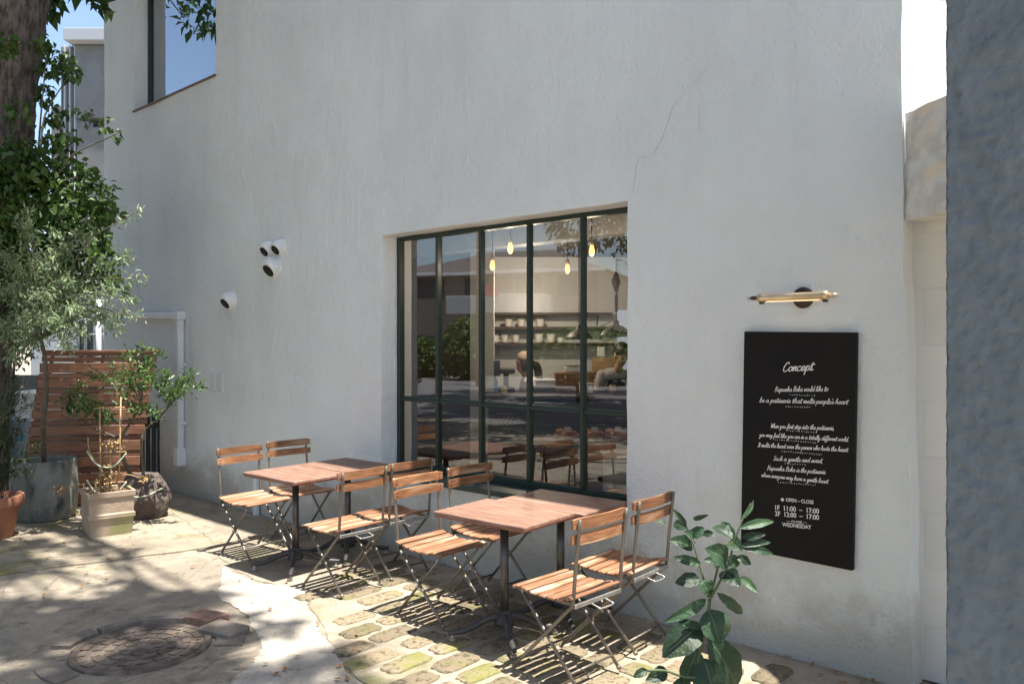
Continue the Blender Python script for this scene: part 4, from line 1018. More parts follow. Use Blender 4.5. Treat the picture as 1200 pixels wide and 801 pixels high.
# slatted cedar screen (a wedge of boards on a frame)
ZS = 8.3
sa, sbp = CW((53 - 600) / F * ZS, ZS, 0), CW((186 - 600) / F * ZS, ZS, 0)
scn = thing('wooden_screen', 'reddish cedar slat screen standing behind the planters', 'screen', sa, YAW + .2)
Wd = 1.10; Hs = 1.62; rw = random.Random(8); z = .03; k = 0
while z < Hs - .05:
    h = rw.uniform(.092, .115) if k % 2 else rw.uniform(.05, .062)
    rec = 0 if k % 2 else .012; shx = -.22 * (1 - z / Hs)
    if z + h > Hs - .01: h = Hs - z - .012
    x0_ = 0; cut = rw.choice((0, 0, rw.uniform(.3, .9)))
    lean = .10 * (1 - z / Hs)
    segs = [(0, Wd)] if not cut else [(0, Wd * cut - .003), (Wd * cut + .003, Wd)]
    for a, b in segs:
        MB().bbox(((a + b) / 2 + shx, -lean + rec + rw.uniform(-.004, .004), z + h / 2), (b - a, .02, h - .004), .003).build('slat', M['screen'], scn)
    d = .02 + .34 * (1 - z / Hs)                     # side boards of the wedge
    MB().bbox((-.012 + shx, d / 2 - lean + .02, z + h / 2), (.02, d + .02, h - .006), .003, .0).build('side_slat', M['screen'], scn)
    z += h + rw.choice((.003, .003, .003, .008)); k += 1
MB().bbox((Wd / 2, -.0, Hs), (Wd + .04, .06, .028), .004).build('cap_rail', M['screen'], scn)
for xx in (.06, Wd / 2, Wd - .06): MB().bar((xx - .22, -.06, 0), (xx, .045, Hs - .02), .04, .03).build('batten', M['screen'], scn)
MB().bar((.3, .5, 0), (.3, .04, Hs - .1), .05, .04).build('prop', M['screen'], scn); MB().bar((Wd - .3, .5, 0), (Wd - .3, .04, Hs - .1), .05, .04).build('prop', M['screen'], scn)
# dark fence closing the gap to the wall
fa, fb = G(197, 571), CW((150 - 600) / F * 9.35, 9.35, 0)
fe = thing('dark_gate', 'low dark slatted gate between the screen and the white wall', 'gate', fa)
dv = (fb - fa); n = 7
for k in range(n):
    p = dv * ((k + .5) / n); MB().bbox(p + Vector((0, 0, .43)), (dv.length / n * .72, .025, .82), .004, math.atan2(dv.y, dv.x)).build('slat', M['fence_dark'], fe)
for z in (.12, .74): MB().bar(Vector((0, .03, z)), dv + Vector((0, .03, z)), .03, .06).build('rail', M['fence_dark'], fe)
# ground behind it stays a yard; a high back fence hides the far street
bf = thing('back_fence', 'dim board fence closing the back of the yard', 'fence', CW(-7.5, 11.6, 0), YAW)
for k in range(26): MB().bbox((k * .16, 0, .62), (.15, .03, 1.24), .004).build('board', M['fence_dark'], bf)

# ------------------------------------------------------------------ pots and their plants
def wobf(s, amp=.012):
    return lambda v: v * (1 + amp * mnoise.noise((v.x * 4 + s, v.y * 4, v.z * 4)))
p = G(52, 607); gp = thing('grey_pot', 'large round weathered grey pot with dark stains', 'plant pot', p)
fixn(MB().lathe([(.0001, .0), (.23, .0), (.262, .03), (.283, .10), (.292, .25), (.292, .45), (.287, .555), (.29, .575), (.283, .585), (.262, .583), (.258, .55), (.255, .50)], 48, fn=wobf(1)).build('pot_body', M['weathered'], gp, True))
MB().lathe([(.0001, .52), (.13, .525), (.258, .51)], 30, fn=wobf(4, .06)).build('soil', M['soil'], gp)
ol = thing('silver_tree', 'slender silver leaved tree growing in the round grey pot', 'tree', p + Vector((0, 0, .52)))
B0 = p + Vector((0, 0, .52)); tk = [Vector((0, 0, 0)), CS(50, 500, 7.45) - B0, CS(54, 460, 7.45) - B0, CS(52, 415, 7.45) - B0, CS(44, 385, 7.45) - B0]
MB().tube(catmull(tk, 4), [.026 - .0007 * i for i in range(17)], 8).build('trunk', M['twig'], ol, True)
br = MB(); lp_ = []; ld = []
tips = [(32, 262, 7.3), (105, 275, 7.3), (158, 350, 7.1), (150, 300, 7.2), (8, 300, 7.3), (60, 300, 7.2), (85, 330, 7.1), (120, 370, 7.0), (20, 340, 7.3), (55, 345, 7.0), (100, 390, 7.0), (140, 385, 7.0), (5, 380, 7.3), (70, 380, 7.0), (35, 400, 7.1), (-20, 330, 7.5), (45, 310, 7.5), (78, 290, 7.5), (130, 340, 7.4), (110, 350, 7.5), (-10, 270, 7.5), (15, 420, 7.2), (30, 375, 7.0), (90, 360, 6.9), (-20, 400, 7.4), (50, 375, 6.9), (80, 405, 6.95), (145, 370, 7.1), (30, 245, 7.2), (104, 258, 7.2), (163, 246, 7.2), (170, 325, 7.1), (18, 258, 7.2), (62, 268, 7.1), (166, 372, 6.9)]
for (px, py, zc) in tips:
    path = twig_paths(tk[-1] if py < 360 else tk[-2].lerp(tk[-1], .6), [CS(px, py, zc) - B0], rs, .05)[0]
    br.tube(path, [.010 - .008 * i / len(path) for i in range(len(path))], 5)
    for k in range(200 if len(ld) < 5600 else 70):
        i = rs.uniform(.25, 1) * (len(path) - 1.01); q = path[int(i)].lerp(path[int(i) + 1], i % 1); tg = (path[int(i) + 1] - path[int(i)]).normalized()
        j = Vector(rs.normal(size=3)) * .085 * (1.15 - i / len(path)); d = (tg * .5 + Vector(rs.normal(size=3)) * .7 + Vector((0, 0, -.1))).normalized()
        lp_.append(q + j); ld.append(d)
br.build('branches', M['twig'], ol, True)
v, f = leaf_mass(np.array(lp_), .064, .22, 11, dirs=np.array(ld)); mass_obj('crown', v, f, M['leaf_olive'], ol)

p = G(-9, 630); tp_ = thing('terracotta_pot', 'orange terracotta pot with thick rim at the yard edge', 'plant pot', p)
fixn(MB().lathe([(.0001, 0), (.155, 0), (.16, .01), (.205, .28), (.232, .285), (.24, .30), (.24, .37), (.233, .38), (.212, .378), (.206, .33)], 44).build('pot_body', M['terracotta'], tp_, True))
MB().lathe([(.0001, .335), (.21, .33)], 24).build('soil', M['soil'], tp_)
wp = thing('willowy_plant', 'feathery narrow leaved plant growing in the terracotta pot', 'plant', p + Vector((0, 0, .33)))
br = MB(); lp_ = []; ld = []; B0 = p + Vector((0, 0, .33))
for k in range(26):
    e = CS(rs.uniform(-35, 42), rs.uniform(445, 560), rs.uniform(6.5, 7.0)) - B0; path = twig_paths(Vector((rs.uniform(-.08, .08), rs.uniform(-.08, .08), 0)), [e], rs, .1)[0]
    br.tube(path, .0035, 4)
    for q in range(60):
        i = rs.uniform(.2, 1) * (len(path) - 1.01); lp_.append(path[int(i)].lerp(path[int(i) + 1], i % 1) + Vector(rs.normal(size=3)) * .02); tg = (path[int(i) + 1] - path[int(i)]).normalized(); ld.append((tg + Vector(rs.normal(size=3)) * .6).normalized())
br.build('stem', M['twig'], wp); v, f = leaf_mass(np.array(lp_), .07, .17, 12, dirs=np.array(ld)); mass_obj('leaves', v, f, M['leaf_dark'], wp)

# square clay planter with bamboo trellis and dry vine
p = G(126, 624); sq = thing('square_planter', 'square buff clay planter with a moulded band, mossy on the front', 'planter', p, YAW + .66)
S0, S1, Hh = .168, .19, .40
def ringq(a, z): return [(-a, -a, z), (a, -a, z), (a, a, z), (-a, a, z)]
m = MB(); prof = [(S0, 0), (S0 + .012, .16), (S0 + .022, .165), (S0 + .026, .175), (S0 + .022, .185), (S0 + .026, .195), (S0 + .022, .205), (S0 + .012, .21), (S0 + .014, .345), (S0 + .026, .35), (S0 + .028, Hh), (S0 + .005, Hh), (S0 - .0, .32)]
vs = []; fs = []
for a, z in prof: vs += ringq(a, z)
for i in range(len(prof) - 1):
    for k in range(4): fs.append((i * 4 + k, i * 4 + (k + 1) % 4, i * 4 + 4 + (k + 1) % 4, i * 4 + 4 + k))
fs.append((3, 2, 1, 0)); m.add(vs, fs); o = m.build('planter_body', M['clay'], sq)
bv = o.modifiers.new('soft', 'BEVEL'); bv.width = .006; bv.segments = 2; bv.limit_method = 'ANGLE'
m = MB(); m.add(ringq(S0 + .004, .345), [(0, 1, 2, 3)]); m.build('soil', M['soil'], sq)
sw = MB()
for k in range(160):
    a = Vector((rs.uniform(-.155, .155), rs.uniform(-.155, .155), .35 + rs.uniform(0, .025))); d = Vector((rs.normal(), rs.normal(), rs.normal() * .35)).normalized() * .045; sw.tube([a - d, a + Vector((0, 0, .01)), a + d], .003, 4)
tag(sw.build('straw_mulch', M['straw'], sq), kind='stuff')
tr = thing('bamboo_trellis', 'small bamboo ladder trellis standing in the square planter', 'trellis', p + Vector((0, 0, .345)), YAW)
H1 = .88
for xx, tx in ((-.06, -.075), (.10, .115)): MB().tube([(xx, 0, -.1), (tx, .01, H1 - .1 * (xx < 0))], .007, 8).build('upright', M['bamboo'], tr, True)
for z, w in ((.11, .15), (.38, .145), (.78, .13)): MB().tube([(-w + .01, -.012, z), (w + .03, -.012, z + .01)], .0055, 8).build('crossbar', M['bamboo'], tr, True)
for z in (.38, .12):
    pts = [(-.17, -.03, z + .02), (-.08, -.05, z - .09), (.02, -.055, z - .125), (.10, -.05, z - .10), (.18, -.02, z)]
    MB().tube(catmull(pts, 5), .006, 6).build('twine', M['twine'], tr, True)
dvn = thing('dry_vine', 'withered brown vine clinging to the bamboo trellis', 'plant', p + Vector((0, 0, .345)), YAW)
m = MB(); m.tube(catmull([(.02, 0, -.02), (.0, -.02, .15), (-.14, -.03, .38), (-.16, -.03, .52)], 4), .006, 6); m.tube(catmull([(.03, 0, -.02), (.04, -.02, .2), (.02, 0, .48)], 4), .005, 6)
m.tube(catmull([(.0, 0, .12), (-.2, .02, .10), (-.42, .03, .05)], 4), .005, 6); m.tube(catmull([(.0, 0, .10), (.15, .02, .18), (.32, .03, .13)], 4), .005, 6); m.build('stem', M['straw'], dvn, True)
ps = np.concatenate([blob(c, r, k, rs) for c, r, k in (((.03, 0, .44), .07, 40), ((.0, 0, .14), .09, 70), ((-.43, .03, .05), .05, 34), ((.31, .03, .14), .04, 20), ((.1, 0, .46), .05, 20), ((.02, 0, .25), .06, 24))])
v, f = leaf_mass(ps, .04, .5, 15, bend=.6); mass_obj('leaves', v, f, M['straw'], dvn)

# burlap wrapped root ball with a small tree
p = G(167, 605); bs = thing('burlap_sack', 'dark burlap sack wrapped round the roots of a small tree', 'sack', p)
m = MB(); vs = []; fs = []; n, rn = 84, 46
for j in range(rn + 1):
    f_ = j / rn; z = .42 * f_; rad = .265 * (1 - .18 * (1 - f_) ** 4) * (1 - .75 * max(0, f_ - .45) ** 1.3 / .55 ** 1.3 * .62)
    for k in range(n):
        a = 2 * math.pi * k / n; q = 1 + .10 * mnoise.noise((math.cos(a) * 2, math.sin(a) * 2, z * 4)) + .035 * math.sin(a * 9 + 2.5 * math.sin(z * 9) + mnoise.noise((a, z * 4, 1)) * 4) * (f_ ** .5) + .035 * mnoise.noise((math.cos(a) * 6, math.sin(a) * 6, z * 26))
        vs.append((rad * q * math.cos(a), rad * q * math.sin(a), z + .02 * mnoise.noise((a, z * 5, 2))))
for j in range(rn):
    for k in range(n): fs.append((j * n + k, j * n + (k + 1) % n, (j + 1) * n + (k + 1) % n, (j + 1) * n + k))
fs.append(tuple(rn * n + k for k in range(n))); m.add(vs, fs); m.build('cloth', M['burlap'], bs, True)
MB().tube(catmull([(.24 * math.cos(a), .24 * math.sin(a), .27 + .03 * math.sin(a * 3)) for a in np.linspace(-2.6, .5, 12)], 3), .008, 6).build('rope', M['twine'], bs, True)
ct = thing('small_tree', 'small bushy tree with two pale stems growing from the burlap sack', 'tree', p + Vector((0, 0, .36)))
B0 = p + Vector((0, 0, .36)); zc0 = 7.6
s1 = [Vector((-.1, -.03, -.05)), CS(142, 530, zc0) - B0, CS(142, 512, zc0) - B0, CS(156, 490, zc0) - B0, CS(165, 470, zc0 - .1) - B0]
s2 = [Vector((.04, 0, -.05)), CS(166, 525, zc0) - B0, CS(169, 504, zc0) - B0, CS(185, 490, zc0) - B0, CS(196, 478, zc0 - .1) - B0]
s3 = [CS(142, 514, zc0) - B0, CS(125, 507, zc0) - B0, CS(100, 497, zc0 - .1) - B0, CS(85, 490, zc0 - .2) - B0]
m = MB(); m.tube(catmull(s1, 4), [.022 - .0008 * i for i in range(17)], 8); m.tube(catmull(s2, 4), [.015 - .0005 * i for i in range(17)], 8); m.tube(catmull(s3, 4), [.012 - .0006 * i for i in range(13)], 6); m.build('trunk', M['twig'], ct, True)
br = MB(); lp_ = []; ld = []
for (o, px, py, dz) in ((s1[-1], 165, 408, -.1), (s1[-1], 150, 415, .1), (s1[-1], 185, 412, 0), (s1[-1], 130, 430, -.2), (s1[-1], 110, 440, -.1), (s1[-1], 175, 440, -.3), (s1[-1], 195, 440, 0), (s2[-1], 215, 445, -.1), (s2[-1], 232, 452, -.2), (s2[-1], 205, 462, -.2), (s2[-1], 190, 450, .1),
                     (s3[-1], 80, 470, -.1), (s3[-2], 105, 470, -.2), (s3[-2], 118, 480, -.3), (s3[-1], 92, 455, 0), (s1[-2], 140, 460, -.3), (s1[-1], 155, 445, -.2), (s1[-1], 172, 425, .2), (s2[-1], 222, 440, .1), (s1[-1], 140, 442, .1), (s3[-2], 130, 490, -.3), (s2[-2], 178, 482, -.2), (s1[-2], 165, 478, -.3), (s3[-1], 85, 480, 0)):
    path = twig_paths(o, [CS(px, py, zc0 + dz) - B0], rs, .0)[0]; br.tube(path, [.006 - .0045 * i / len(path) for i in range(len(path))], 5)
    for q in range(64):
        i = rs.uniform(.35, 1) * (len(path) - 1.01); lp_.append(path[int(i)].lerp(path[int(i) + 1], i % 1) + Vector(rs.normal(size=3)) * .035); tg = (path[int(i) + 1] - path[int(i)]).normalized(); ld.append((tg * .7 + Vector(rs.normal(size=3)) * .6).normalized())
br.build('branches', M['twig'], ct, True); v, f = leaf_mass(np.array(lp_), .062, .36, 21, dirs=np.array(ld)); mass_obj('crown', v, f, M['leaf_small'], ct)

# ------------------------------------------------------------------ near shrub with big leaves
def q5(x, y): return 730 + x / 3.47, 570 + y / 3.47
ZP = 2.55
pb_ = CW((806 - 600) / F * ZP, ZP, 0)
fg = thing('broad_leaf_shrub', 'young shrub with big dark glossy leaves beside the board', 'plant', pb_)
def pt(x, y, dz=0): px, py = q5(x, y); return CS(px, py, ZP + dz) - pb_
main = [Vector((0, 0, -.02)), pt(265, 1500), pt(280, 1100), pt(290, 820, .0), pt(310, 680), pt(345, 520), pt(352, 460)]
lst = [pt(352, 460), pt(335, 400, .03), pt(310, 310, .05), pt(285, 230, .06), pt(255, 160, .07), pt(215, 130, .08)]
rst = [pt(352, 460), pt(390, 390, -.02), pt(430, 310, -.03), pt(450, 230, -.03), pt(475, 160, -.03), pt(500, 100, -.02), pt(520, 65, -.02)]
low = [pt(330, 770), pt(250, 770, -.05), pt(170, 745, -.08), pt(100, 745, -.1)]
m = MB(); m.tube(catmull(main, 3), [.0075 - .0001 * i for i in range(19)], 8); m.tube(catmull(lst, 3), [.0045 - .0002 * i for i in range(16)], 7); m.tube(catmull(rst, 3), [.0045 - .00016 * i for i in range(19)], 7); m.tube(catmull(low, 3), .004, 6); m.tube([pt(352, 460), pt(385, 330, .05), pt(380, 250, .05)], .004, 6); m.build('stem', M['stem'], fg, True)
def big_leaf(bx, by, tx, ty, w, seed, dzb=0, dzt=None):
    r = random.Random(seed); a = pt(bx, by, dzb); b = pt(tx, ty, r.uniform(-.08, .08) if dzt is None else dzt)
    ax = b - a; L = ax.length; ax.normalize(); view = Vector((SY, -CY, .15)).normalized()
    nrm = (view + Vector((r.uniform(-.5, .5), r.uniform(-.5, .5), r.uniform(.0, .7)))); nrm = (nrm - ax * nrm.dot(ax)).normalized(); sd_ = ax.cross(nrm)
    W = w / 3.47 / F * ZP * .5; n = 10; vs = []; fs = []
    for i in range(n + 1):
        t_ = i / n; wd = W * (math.sin(math.pi * min(1, t_ ** .8)) ** .75 if 0 < t_ < 1 else 0) * (1 + .06 * math.sin(t_ * 17 + seed)) + .0006
        arch = .10 * L * math.sin(math.pi * t_) ; cv = r.uniform(.0, .0)
        c = a + ax * L * t_ + nrm * (arch - .02 * L)
        for s in (-1, -.5, -.035, .035, .5, 1):
            vs.append(c + sd_ * wd * s + nrm * (abs(s) * wd * .32 + .05 * wd * math.sin(t_ * 12 + s * 2 + seed)))
    for i in range(n):
        for k in range(5): fs.append((i * 6 + k, i * 6 + k + 1, i * 6 + 7 + k, i * 6 + 6 + k))
    o = MB().add(vs, fs).build('leaf', M['leaf_big'], fg, True); o.data.materials.append(M['vein'])
    for q in o.data.polygons: q.material_index = 1 if q.index % 5 == 2 else 0
LV = [(340, 455, 165, 550, 50), (385, 430, 490, 515, 45), (350, 495, 395, 640, 118), (315, 560, 160, 690, 120), (300, 655, 240, 800, 95), (350, 610, 465, 815, 125), (330, 695, 375, 850, 130), (180, 742, 92, 785, 62), (100, 742, 42, 772, 36),
      (318, 312, 203, 283, 42), (312, 372, 212, 388, 62), (322, 378, 352, 436, 72), (285, 245, 188, 215, 66), (290, 222, 250, 180, 48), (262, 170, 205, 145, 44), (258, 160, 203, 88, 24), (275, 195, 332, 165, 50), (285, 130, 347, 112, 20), (370, 190, 318, 190, 30),
      (442, 205, 362, 160, 72), (425, 305, 335, 248, 92), (455, 212, 400, 138, 44), (478, 130, 533, 52, 22), (478, 165, 615, 138, 38), (482, 205, 582, 190, 34), (482, 238, 602, 224, 32), (490, 248, 612, 270, 34), (435, 215, 485, 262, 62), (460, 285, 522, 312, 40), (425, 285, 472, 318, 56),
      (412, 345, 476, 402, 78), (478, 365, 548, 428, 36), (330, 295, 378, 298, 24), (180, 152, 128, 138, 22), (390, 330, 372, 300, 40), (320, 570, 245, 560, 40), (290, 820, 180, 830, 80), (300, 760, 430, 760, 70), (280, 900, 380, 1000, 110), (285, 880, 150, 960, 110), (390, 355, 440, 372, 40)]
for i, (a, b, c, d, w) in enumerate(LV): big_leaf(a, b, c, d, w * (1.05 if w > 85 else .95), i + 1)

# ------------------------------------------------------------------ inside the cafe
CT = 1.16
counter = thing('serving_counter', 'long dark wooden serving counter inside the cafe', 'counter', CW(.6, 8.8, 0), YAW)
def local(m, name, mt, c, s, b=.004, parent=None): return MB().bbox(c, s, b).build(name, mt, parent)
local(0, 'top', M['dark_wood'], (.2, 0, CT - .02), (2.2, .95, .04), .006, counter)
for k in range(9): local(0, 'board', M['dark_wood'], (.2, -.42, .09 + k * .119), (2.1, .03, .112), .004, counter)
local(0, 'body', M['dark_wood'], (.2, .02, .55), (2.08, .82, 1.09), .01, counter)
cr = random.Random(31); wv = MB()
for r_ in range(4):
    x = -.76 + .02 * r_; z = .97 - r_ * .055; q = [Vector((x + i * .017, -.4375, z + .013 * math.sin(i * 2.1 + r_) * (1 if i % 3 else 1.7))) for i in range(11 + (r_ % 2) * 2)]
    for a, b in zip(q[:-1], q[1:]): wv.bar(a, b, .003, .009, (0, 1, 0), .0005)
wv.build('lettering', M['yellow_print'], counter)
def shelf(xc0, xc1, z, zc=10.4):
    t = thing('wall_shelf', 'x', 'shelf', CW((xc0 + xc1) / 2, zc, z), YAW, 'dark shelves on the kitchen wall')
    MB().bbox((0, 0, 0), (xc1 - xc0, .26, .035), .004).build('board', M['dark_wood'], t)
    for s in (-.4, .4): MB().bar(((xc1 - xc0) * s, .12, -.14), ((xc1 - xc0) * s, -.08, -.017), .02, .01).build('bracket', M['black_metal'], t)
    return t
zof = lambda py, zc: CAM_H - (py - 400) / F * zc
for (a, b, py, lb) in ((-.35, 1.33, 402.5, 'lowest dark kitchen shelf, lined with cups'), (-.33, 1.33, 384, 'middle dark kitchen shelf carrying pots'), (-.5, 1.3, 367.5, 'topmost thin kitchen shelf, empty')): shelf(a, b, zof(py, 10.4))['label'] = lb
def mug(px, py, r, h, lb, handle=True):
    p = CS(px, py, 10.35); p.z = zof(py, 10.4) + .0185
    t = thing('mug', lb, 'mug', p, YAW, 'cups and pots on the kitchen shelves')
    fixn(MB().lathe([(.0001, 0), (r * .9, 0), (r, .01), (r, h), (r * .9, h), (r * .88, .015), (.0001, .012)], 16).build('cup', M['ceramic'], t, True))
    if handle: MB().tube(catmull([(-r, 0, h * .8), (-r - .03, 0, h * .7), (-r - .03, 0, h * .35), (-r, 0, h * .2)], 3), .006, 6).build('handle', M['ceramic'], t)
GN = 'pale mug in the row on the lowest kitchen shelf'
for px, w in ((580.5, 'leftmost pale mug'), (591.5, 'second pale mug from the left'), (604.5, 'third pale mug from the left')): mug(px, 402.5, .045, .10, w + ' on the lowest kitchen shelf')
for px, w in ((631.5, 'left'), (645.5, 'right')): mug(px, 402.5, .055, .115, w + ' one of two straight white pots on the lowest kitchen shelf', False)
mug(657, 402.5, .045, .07, 'smallest white cup, near the bell lamp on the lowest shelf', False)
for px, w in ((596, 'leftmost'), (611, 'central')): mug(px, 384, .05, .10, w + ' grey pot of three on the middle kitchen shelf', False)
mug(633, 384, .055, .10, 'grey pot on the middle kitchen shelf right of the mullion', False)
def item(name, lb, cat, px, xw, zw, h, mt, zc=9.0, z=CT, rz=0, **kw):
    p = CS(px, 460, zc); p.z = z; t = thing(name, lb, cat, p, YAW + rz); return t
t = item('drawer_crate', 'brown wooden drawer crate on the counter between the two people', 'crate', 672, 0, 0, 0, None)
local(0, 'carcass', M['crate'], (0, 0, .11), (.42, .3, .22), .005, t)
for k in range(3):
    for s in (-1, 1):
        d = local(0, 'drawer', M['crate'], (s * .103, -.153, .04 + k * .07), (.19, .012, .058), .003, t); MB().ball((s * .103, -.166, .04 + k * .07), .009, 6).build('knob', M['brass'], d)
t = item('food_scale', 'pale flat kitchen scale on top of the drawer crate', 'scale', 672, 0, 0, 0, None, z=CT + .221); local(0, 'body', M['white_box'], (-.02, 0, .03), (.16, .16, .06), .01, t); MB().lathe([(.09, .066), (.11, .08)], 20).build('tray', M['lt_steel'], t)
t = item('cake_stand', 'low white tray stand on the counter right of the woman', 'tray', 640, 0, 0, 0, None); local(0, 'tray', M['white_box'], (0, 0, .13), (.26, .2, .02), .006, t); local(0, 'base', M['black_metal'], (0, 0, .03), (.3, .22, .06), .006, t); local(0, 'body', M['white_box'], (0, 0, .09), (.22, .17, .06), .006, t)
t = item('paper_tub', 'white paper tub on the counter left of the man', 'tub', 687, 0, 0, 0, None, 8.75); local(0, 'body', M['white_box'], (0, 0, .05), (.15, .12, .1), .01, t); local(0, 'lid', M['ceramic'], (0, 0, .106), (.165, .135, .012), .004, t)
t = item('carton_stack', 'stacked cardboard cartons behind the bent man', 'cartons', 706, 0, 0, 0, None, 9.9, 1.0); local(0, 'carton', M['carton'], (0, 0, .12), (.34, .28, .24), .006, t); local(0, 'carton', M['crate'], (-.06, 0, .30), (.42, .24, .08), .006, t); local(0, 'carton', M['carton'], (.02, 0, .44), (.28, .22, .18), .006, t); local(0, 'carton', M['white_box'], (-.02, 0, .60), (.09, .06, .12), .004, t)
t = item('kitchen_unit', 'low white kitchen unit against the tiled wall', 'cabinet', 700, 0, 0, 0, None, 9.95, 0.02); local(0, 'body', M['inner_white'], (-.2, 0, .48), (1.6, .55, .96), .01, t)
t = item('coffee_machine', 'black countertop machine left of the woman', 'machine', 593, 0, 0, 0, None); local(0, 'base', M['black_metal'], (0, 0, .025), (.2, .22, .05), .008, t); local(0, 'column', M['black_metal'], (.0, .06, .13), (.06, .08, .17), .008, t); local(0, 'head', M['black_metal'], (-.01, 0, .235), (.22, .24, .06), .012, t)
t = item('cash_screen', 'dark blue screen standing at the left end of the counter', 'screen', 575, 0, 0, 0, None, 8.8); local(0, 'panel', M['screen_dark'], (-.03, 0, .27), (.27, .03, .17), .008, t); local(0, 'stand', M['black_metal'], (0, .02, .1), (.04, .03, .2), .006, t); local(0, 'base', M['black_metal'], (0, 0, .01), (.16, .14, .02), .004, t)
t = item('jam_jar', 'small amber jar on the counter before the woman', 'jar', 591, 0, 0, 0, None, 8.6); MB().lathe([(.03, 0), (.034, .01), (.034, .06), (.028, .07)], 14).build('jar_body', M['yellow_print'], t, True); MB().lathe([(.03, .071), (.03, .085)], 14).build('lid', M['brass'], t)
t = item('blue_bottle', 'slim blue bottle on the counter beside the screen', 'bottle', 580.5, 0, 0, 0, None, 8.9); MB().lathe([(.03, 0), (.03, .12), (.012, .16), (.012, .2)], 12).build('bottle_body', M['teal'], t, True); MB().lathe([(.014, .201), (.014, .225)], 10).build('cap', M['vent'], t)
t = item('glass_cup', 'brown paper cup on the counter in front of the man', 'cup', 718, 0, 0, 0, None, 8.6); fixn(MB().lathe([(.028, 0), (.04, .1), (.036, .1), (.03, .02)], 14).build('cup_body', M['carton'], t, True))
# display table with bread in front of the counter
t = thing('bread_table', 'dark display table with bread baskets in front of the counter', 'table', CW(.72, 7.75, 0), YAW); local(0, 'top', M['dark_wood'], (0, 0, .74), (1.1, .5, .03), .005, t)
for sx in (-1, 1):
    for sy in (-1, 1): local(0, 'leg', M['dark_wood'], (sx * .5, sy * .2, .36), (.05, .05, .72), .004, t)
for px, lb in ((664, 'wicker basket of loaves left on the bread table'), (695, 'wicker basket of loaves in the middle of the bread table'), (722, 'wicker basket of dark loaves right on the bread table')):
    p = CS(px, 500, 7.75); p.z = .756; b = thing('bread_basket', lb, 'basket', p, YAW, 'bread baskets on the display table')
    fixn(MB().lathe([(.0001, 0), (.10, 0), (.13, .07), (.12, .07), (.09, .01)], 16).build('basket', M['crate'], b, True))
    for k in range(6):
        a = k * 1.05; MB().ball((.06 * math.cos(a), .06 * math.sin(a), .075 + .02 * (k % 2)), (.05, .03, .028), 7, Matrix.Rotation(a, 3, 'Z')).build('loaf', M['bread'], b, True)
    tg_ = MB().bbox((.0, -.13, .13), (.06, .003, .045), .001).build('price_card', M['cream'], b)
t = thing('grey_plinth', 'pale grey plinth at the right inside the cafe', 'plinth', CW(.98, 7.0, 0), YAW); local(0, 'body', M['stonetop'], (.05, 0, .36), (.42, .4, .70), .01, t); local(0, 'top', M['stonetop'], (.05, 0, .725), (.46, .44, .03), .005, t)
# pendant lamps and bulbs
def bulb(px, py, z, lb, e=1.8):
    k = (CAM_H - z) / (py - 400.); p = CW((px - 600) * k, F * k, z); t = thing('filament_bulb', lb, 'light bulb', p, 0, 'filament bulbs hanging from the ceiling')
    MB().tube([(0, 0, .09), (0, 0, 2.85 - z)], .004, 6).build('cord', M['black_metal'], t); MB().lathe([(.016, .05), (.018, .06), (.018, .095), (.008, .1)], 12).build('socket', M['brass'], t, True)
    fixn(MB().lathe([(.0001, -.04), (.010, -.037), (.021, -.02), (.024, .0), (.019, .025), (.013, .05)], 14).build('glass_bulb', M['bulb'], t, True))
    l = bpy.data.lights.new('bulb_light', 'POINT'); l.energy = e; l.color = (1, .80, .6) if e < 20 else (1, .92, .8); l.shadow_soft_size = .04; o = bpy.data.objects.new('bulb_light', l); COL.objects.link(o); o.parent = t; o.location = (0, 0, -.1)
bulb(598, 291, 2.48, 'lit filament bulb, leftmost of those behind the window'); bulb(665, 315, 2.42, 'lit filament bulb hanging lowest between the right mullions'); bulb(693.5, 294, 2.45, 'lit filament bulb right of the last mullion'); bulb(577, 311, 2.42, 'faint lit bulb just right of the second mullion'); bulb(622, 331, 2.40, 'small lit bulb far back over the kitchen counter', 18)
def bell(px, py, zc, r, lb, chain):
    p = CS(px, py, zc); t = thing('pendant_lamp', lb, 'pendant lamp', p, 0, 'black bell pendant lamps over the counter')
    fixn(MB().lathe([(r, 0), (r * 1.02, .004), (r * .96, .03), (r * .75, r * .42), (r * .45, r * .66), (r * .2, r * .75), (r * .17, r * 1.0), (.012, r * 1.05), (.012, r * .7), (r * .7, r * .38), (r * .93, .01)], 28).build('shade', M['black_metal'], t, True))
    MB().tube([(0, 0, r), (0, 0, 2.85 - p.z)], .006, 6).build('cord', M['black_metal'], t)
    if chain:
        MB().lathe([(.001, .42), (.045, .53), (.05, .56), (.001, .68)], 6).build('weight', M['black_metal'], t)
        for k in range(8): MB().lathe([(.014, .25 + k * .022), (.018, .26 + k * .022), (.014, .27 + k * .022)], 8).build('chain_link', M['black_metal'], t)
bell(678.5, 397, 9.0, .155, 'black bell pendant lamp crossed by the right mullion', False); bell(722, 394, 8.0, .16, 'black bell pendant lamp on a chain with a pointed weight', True)

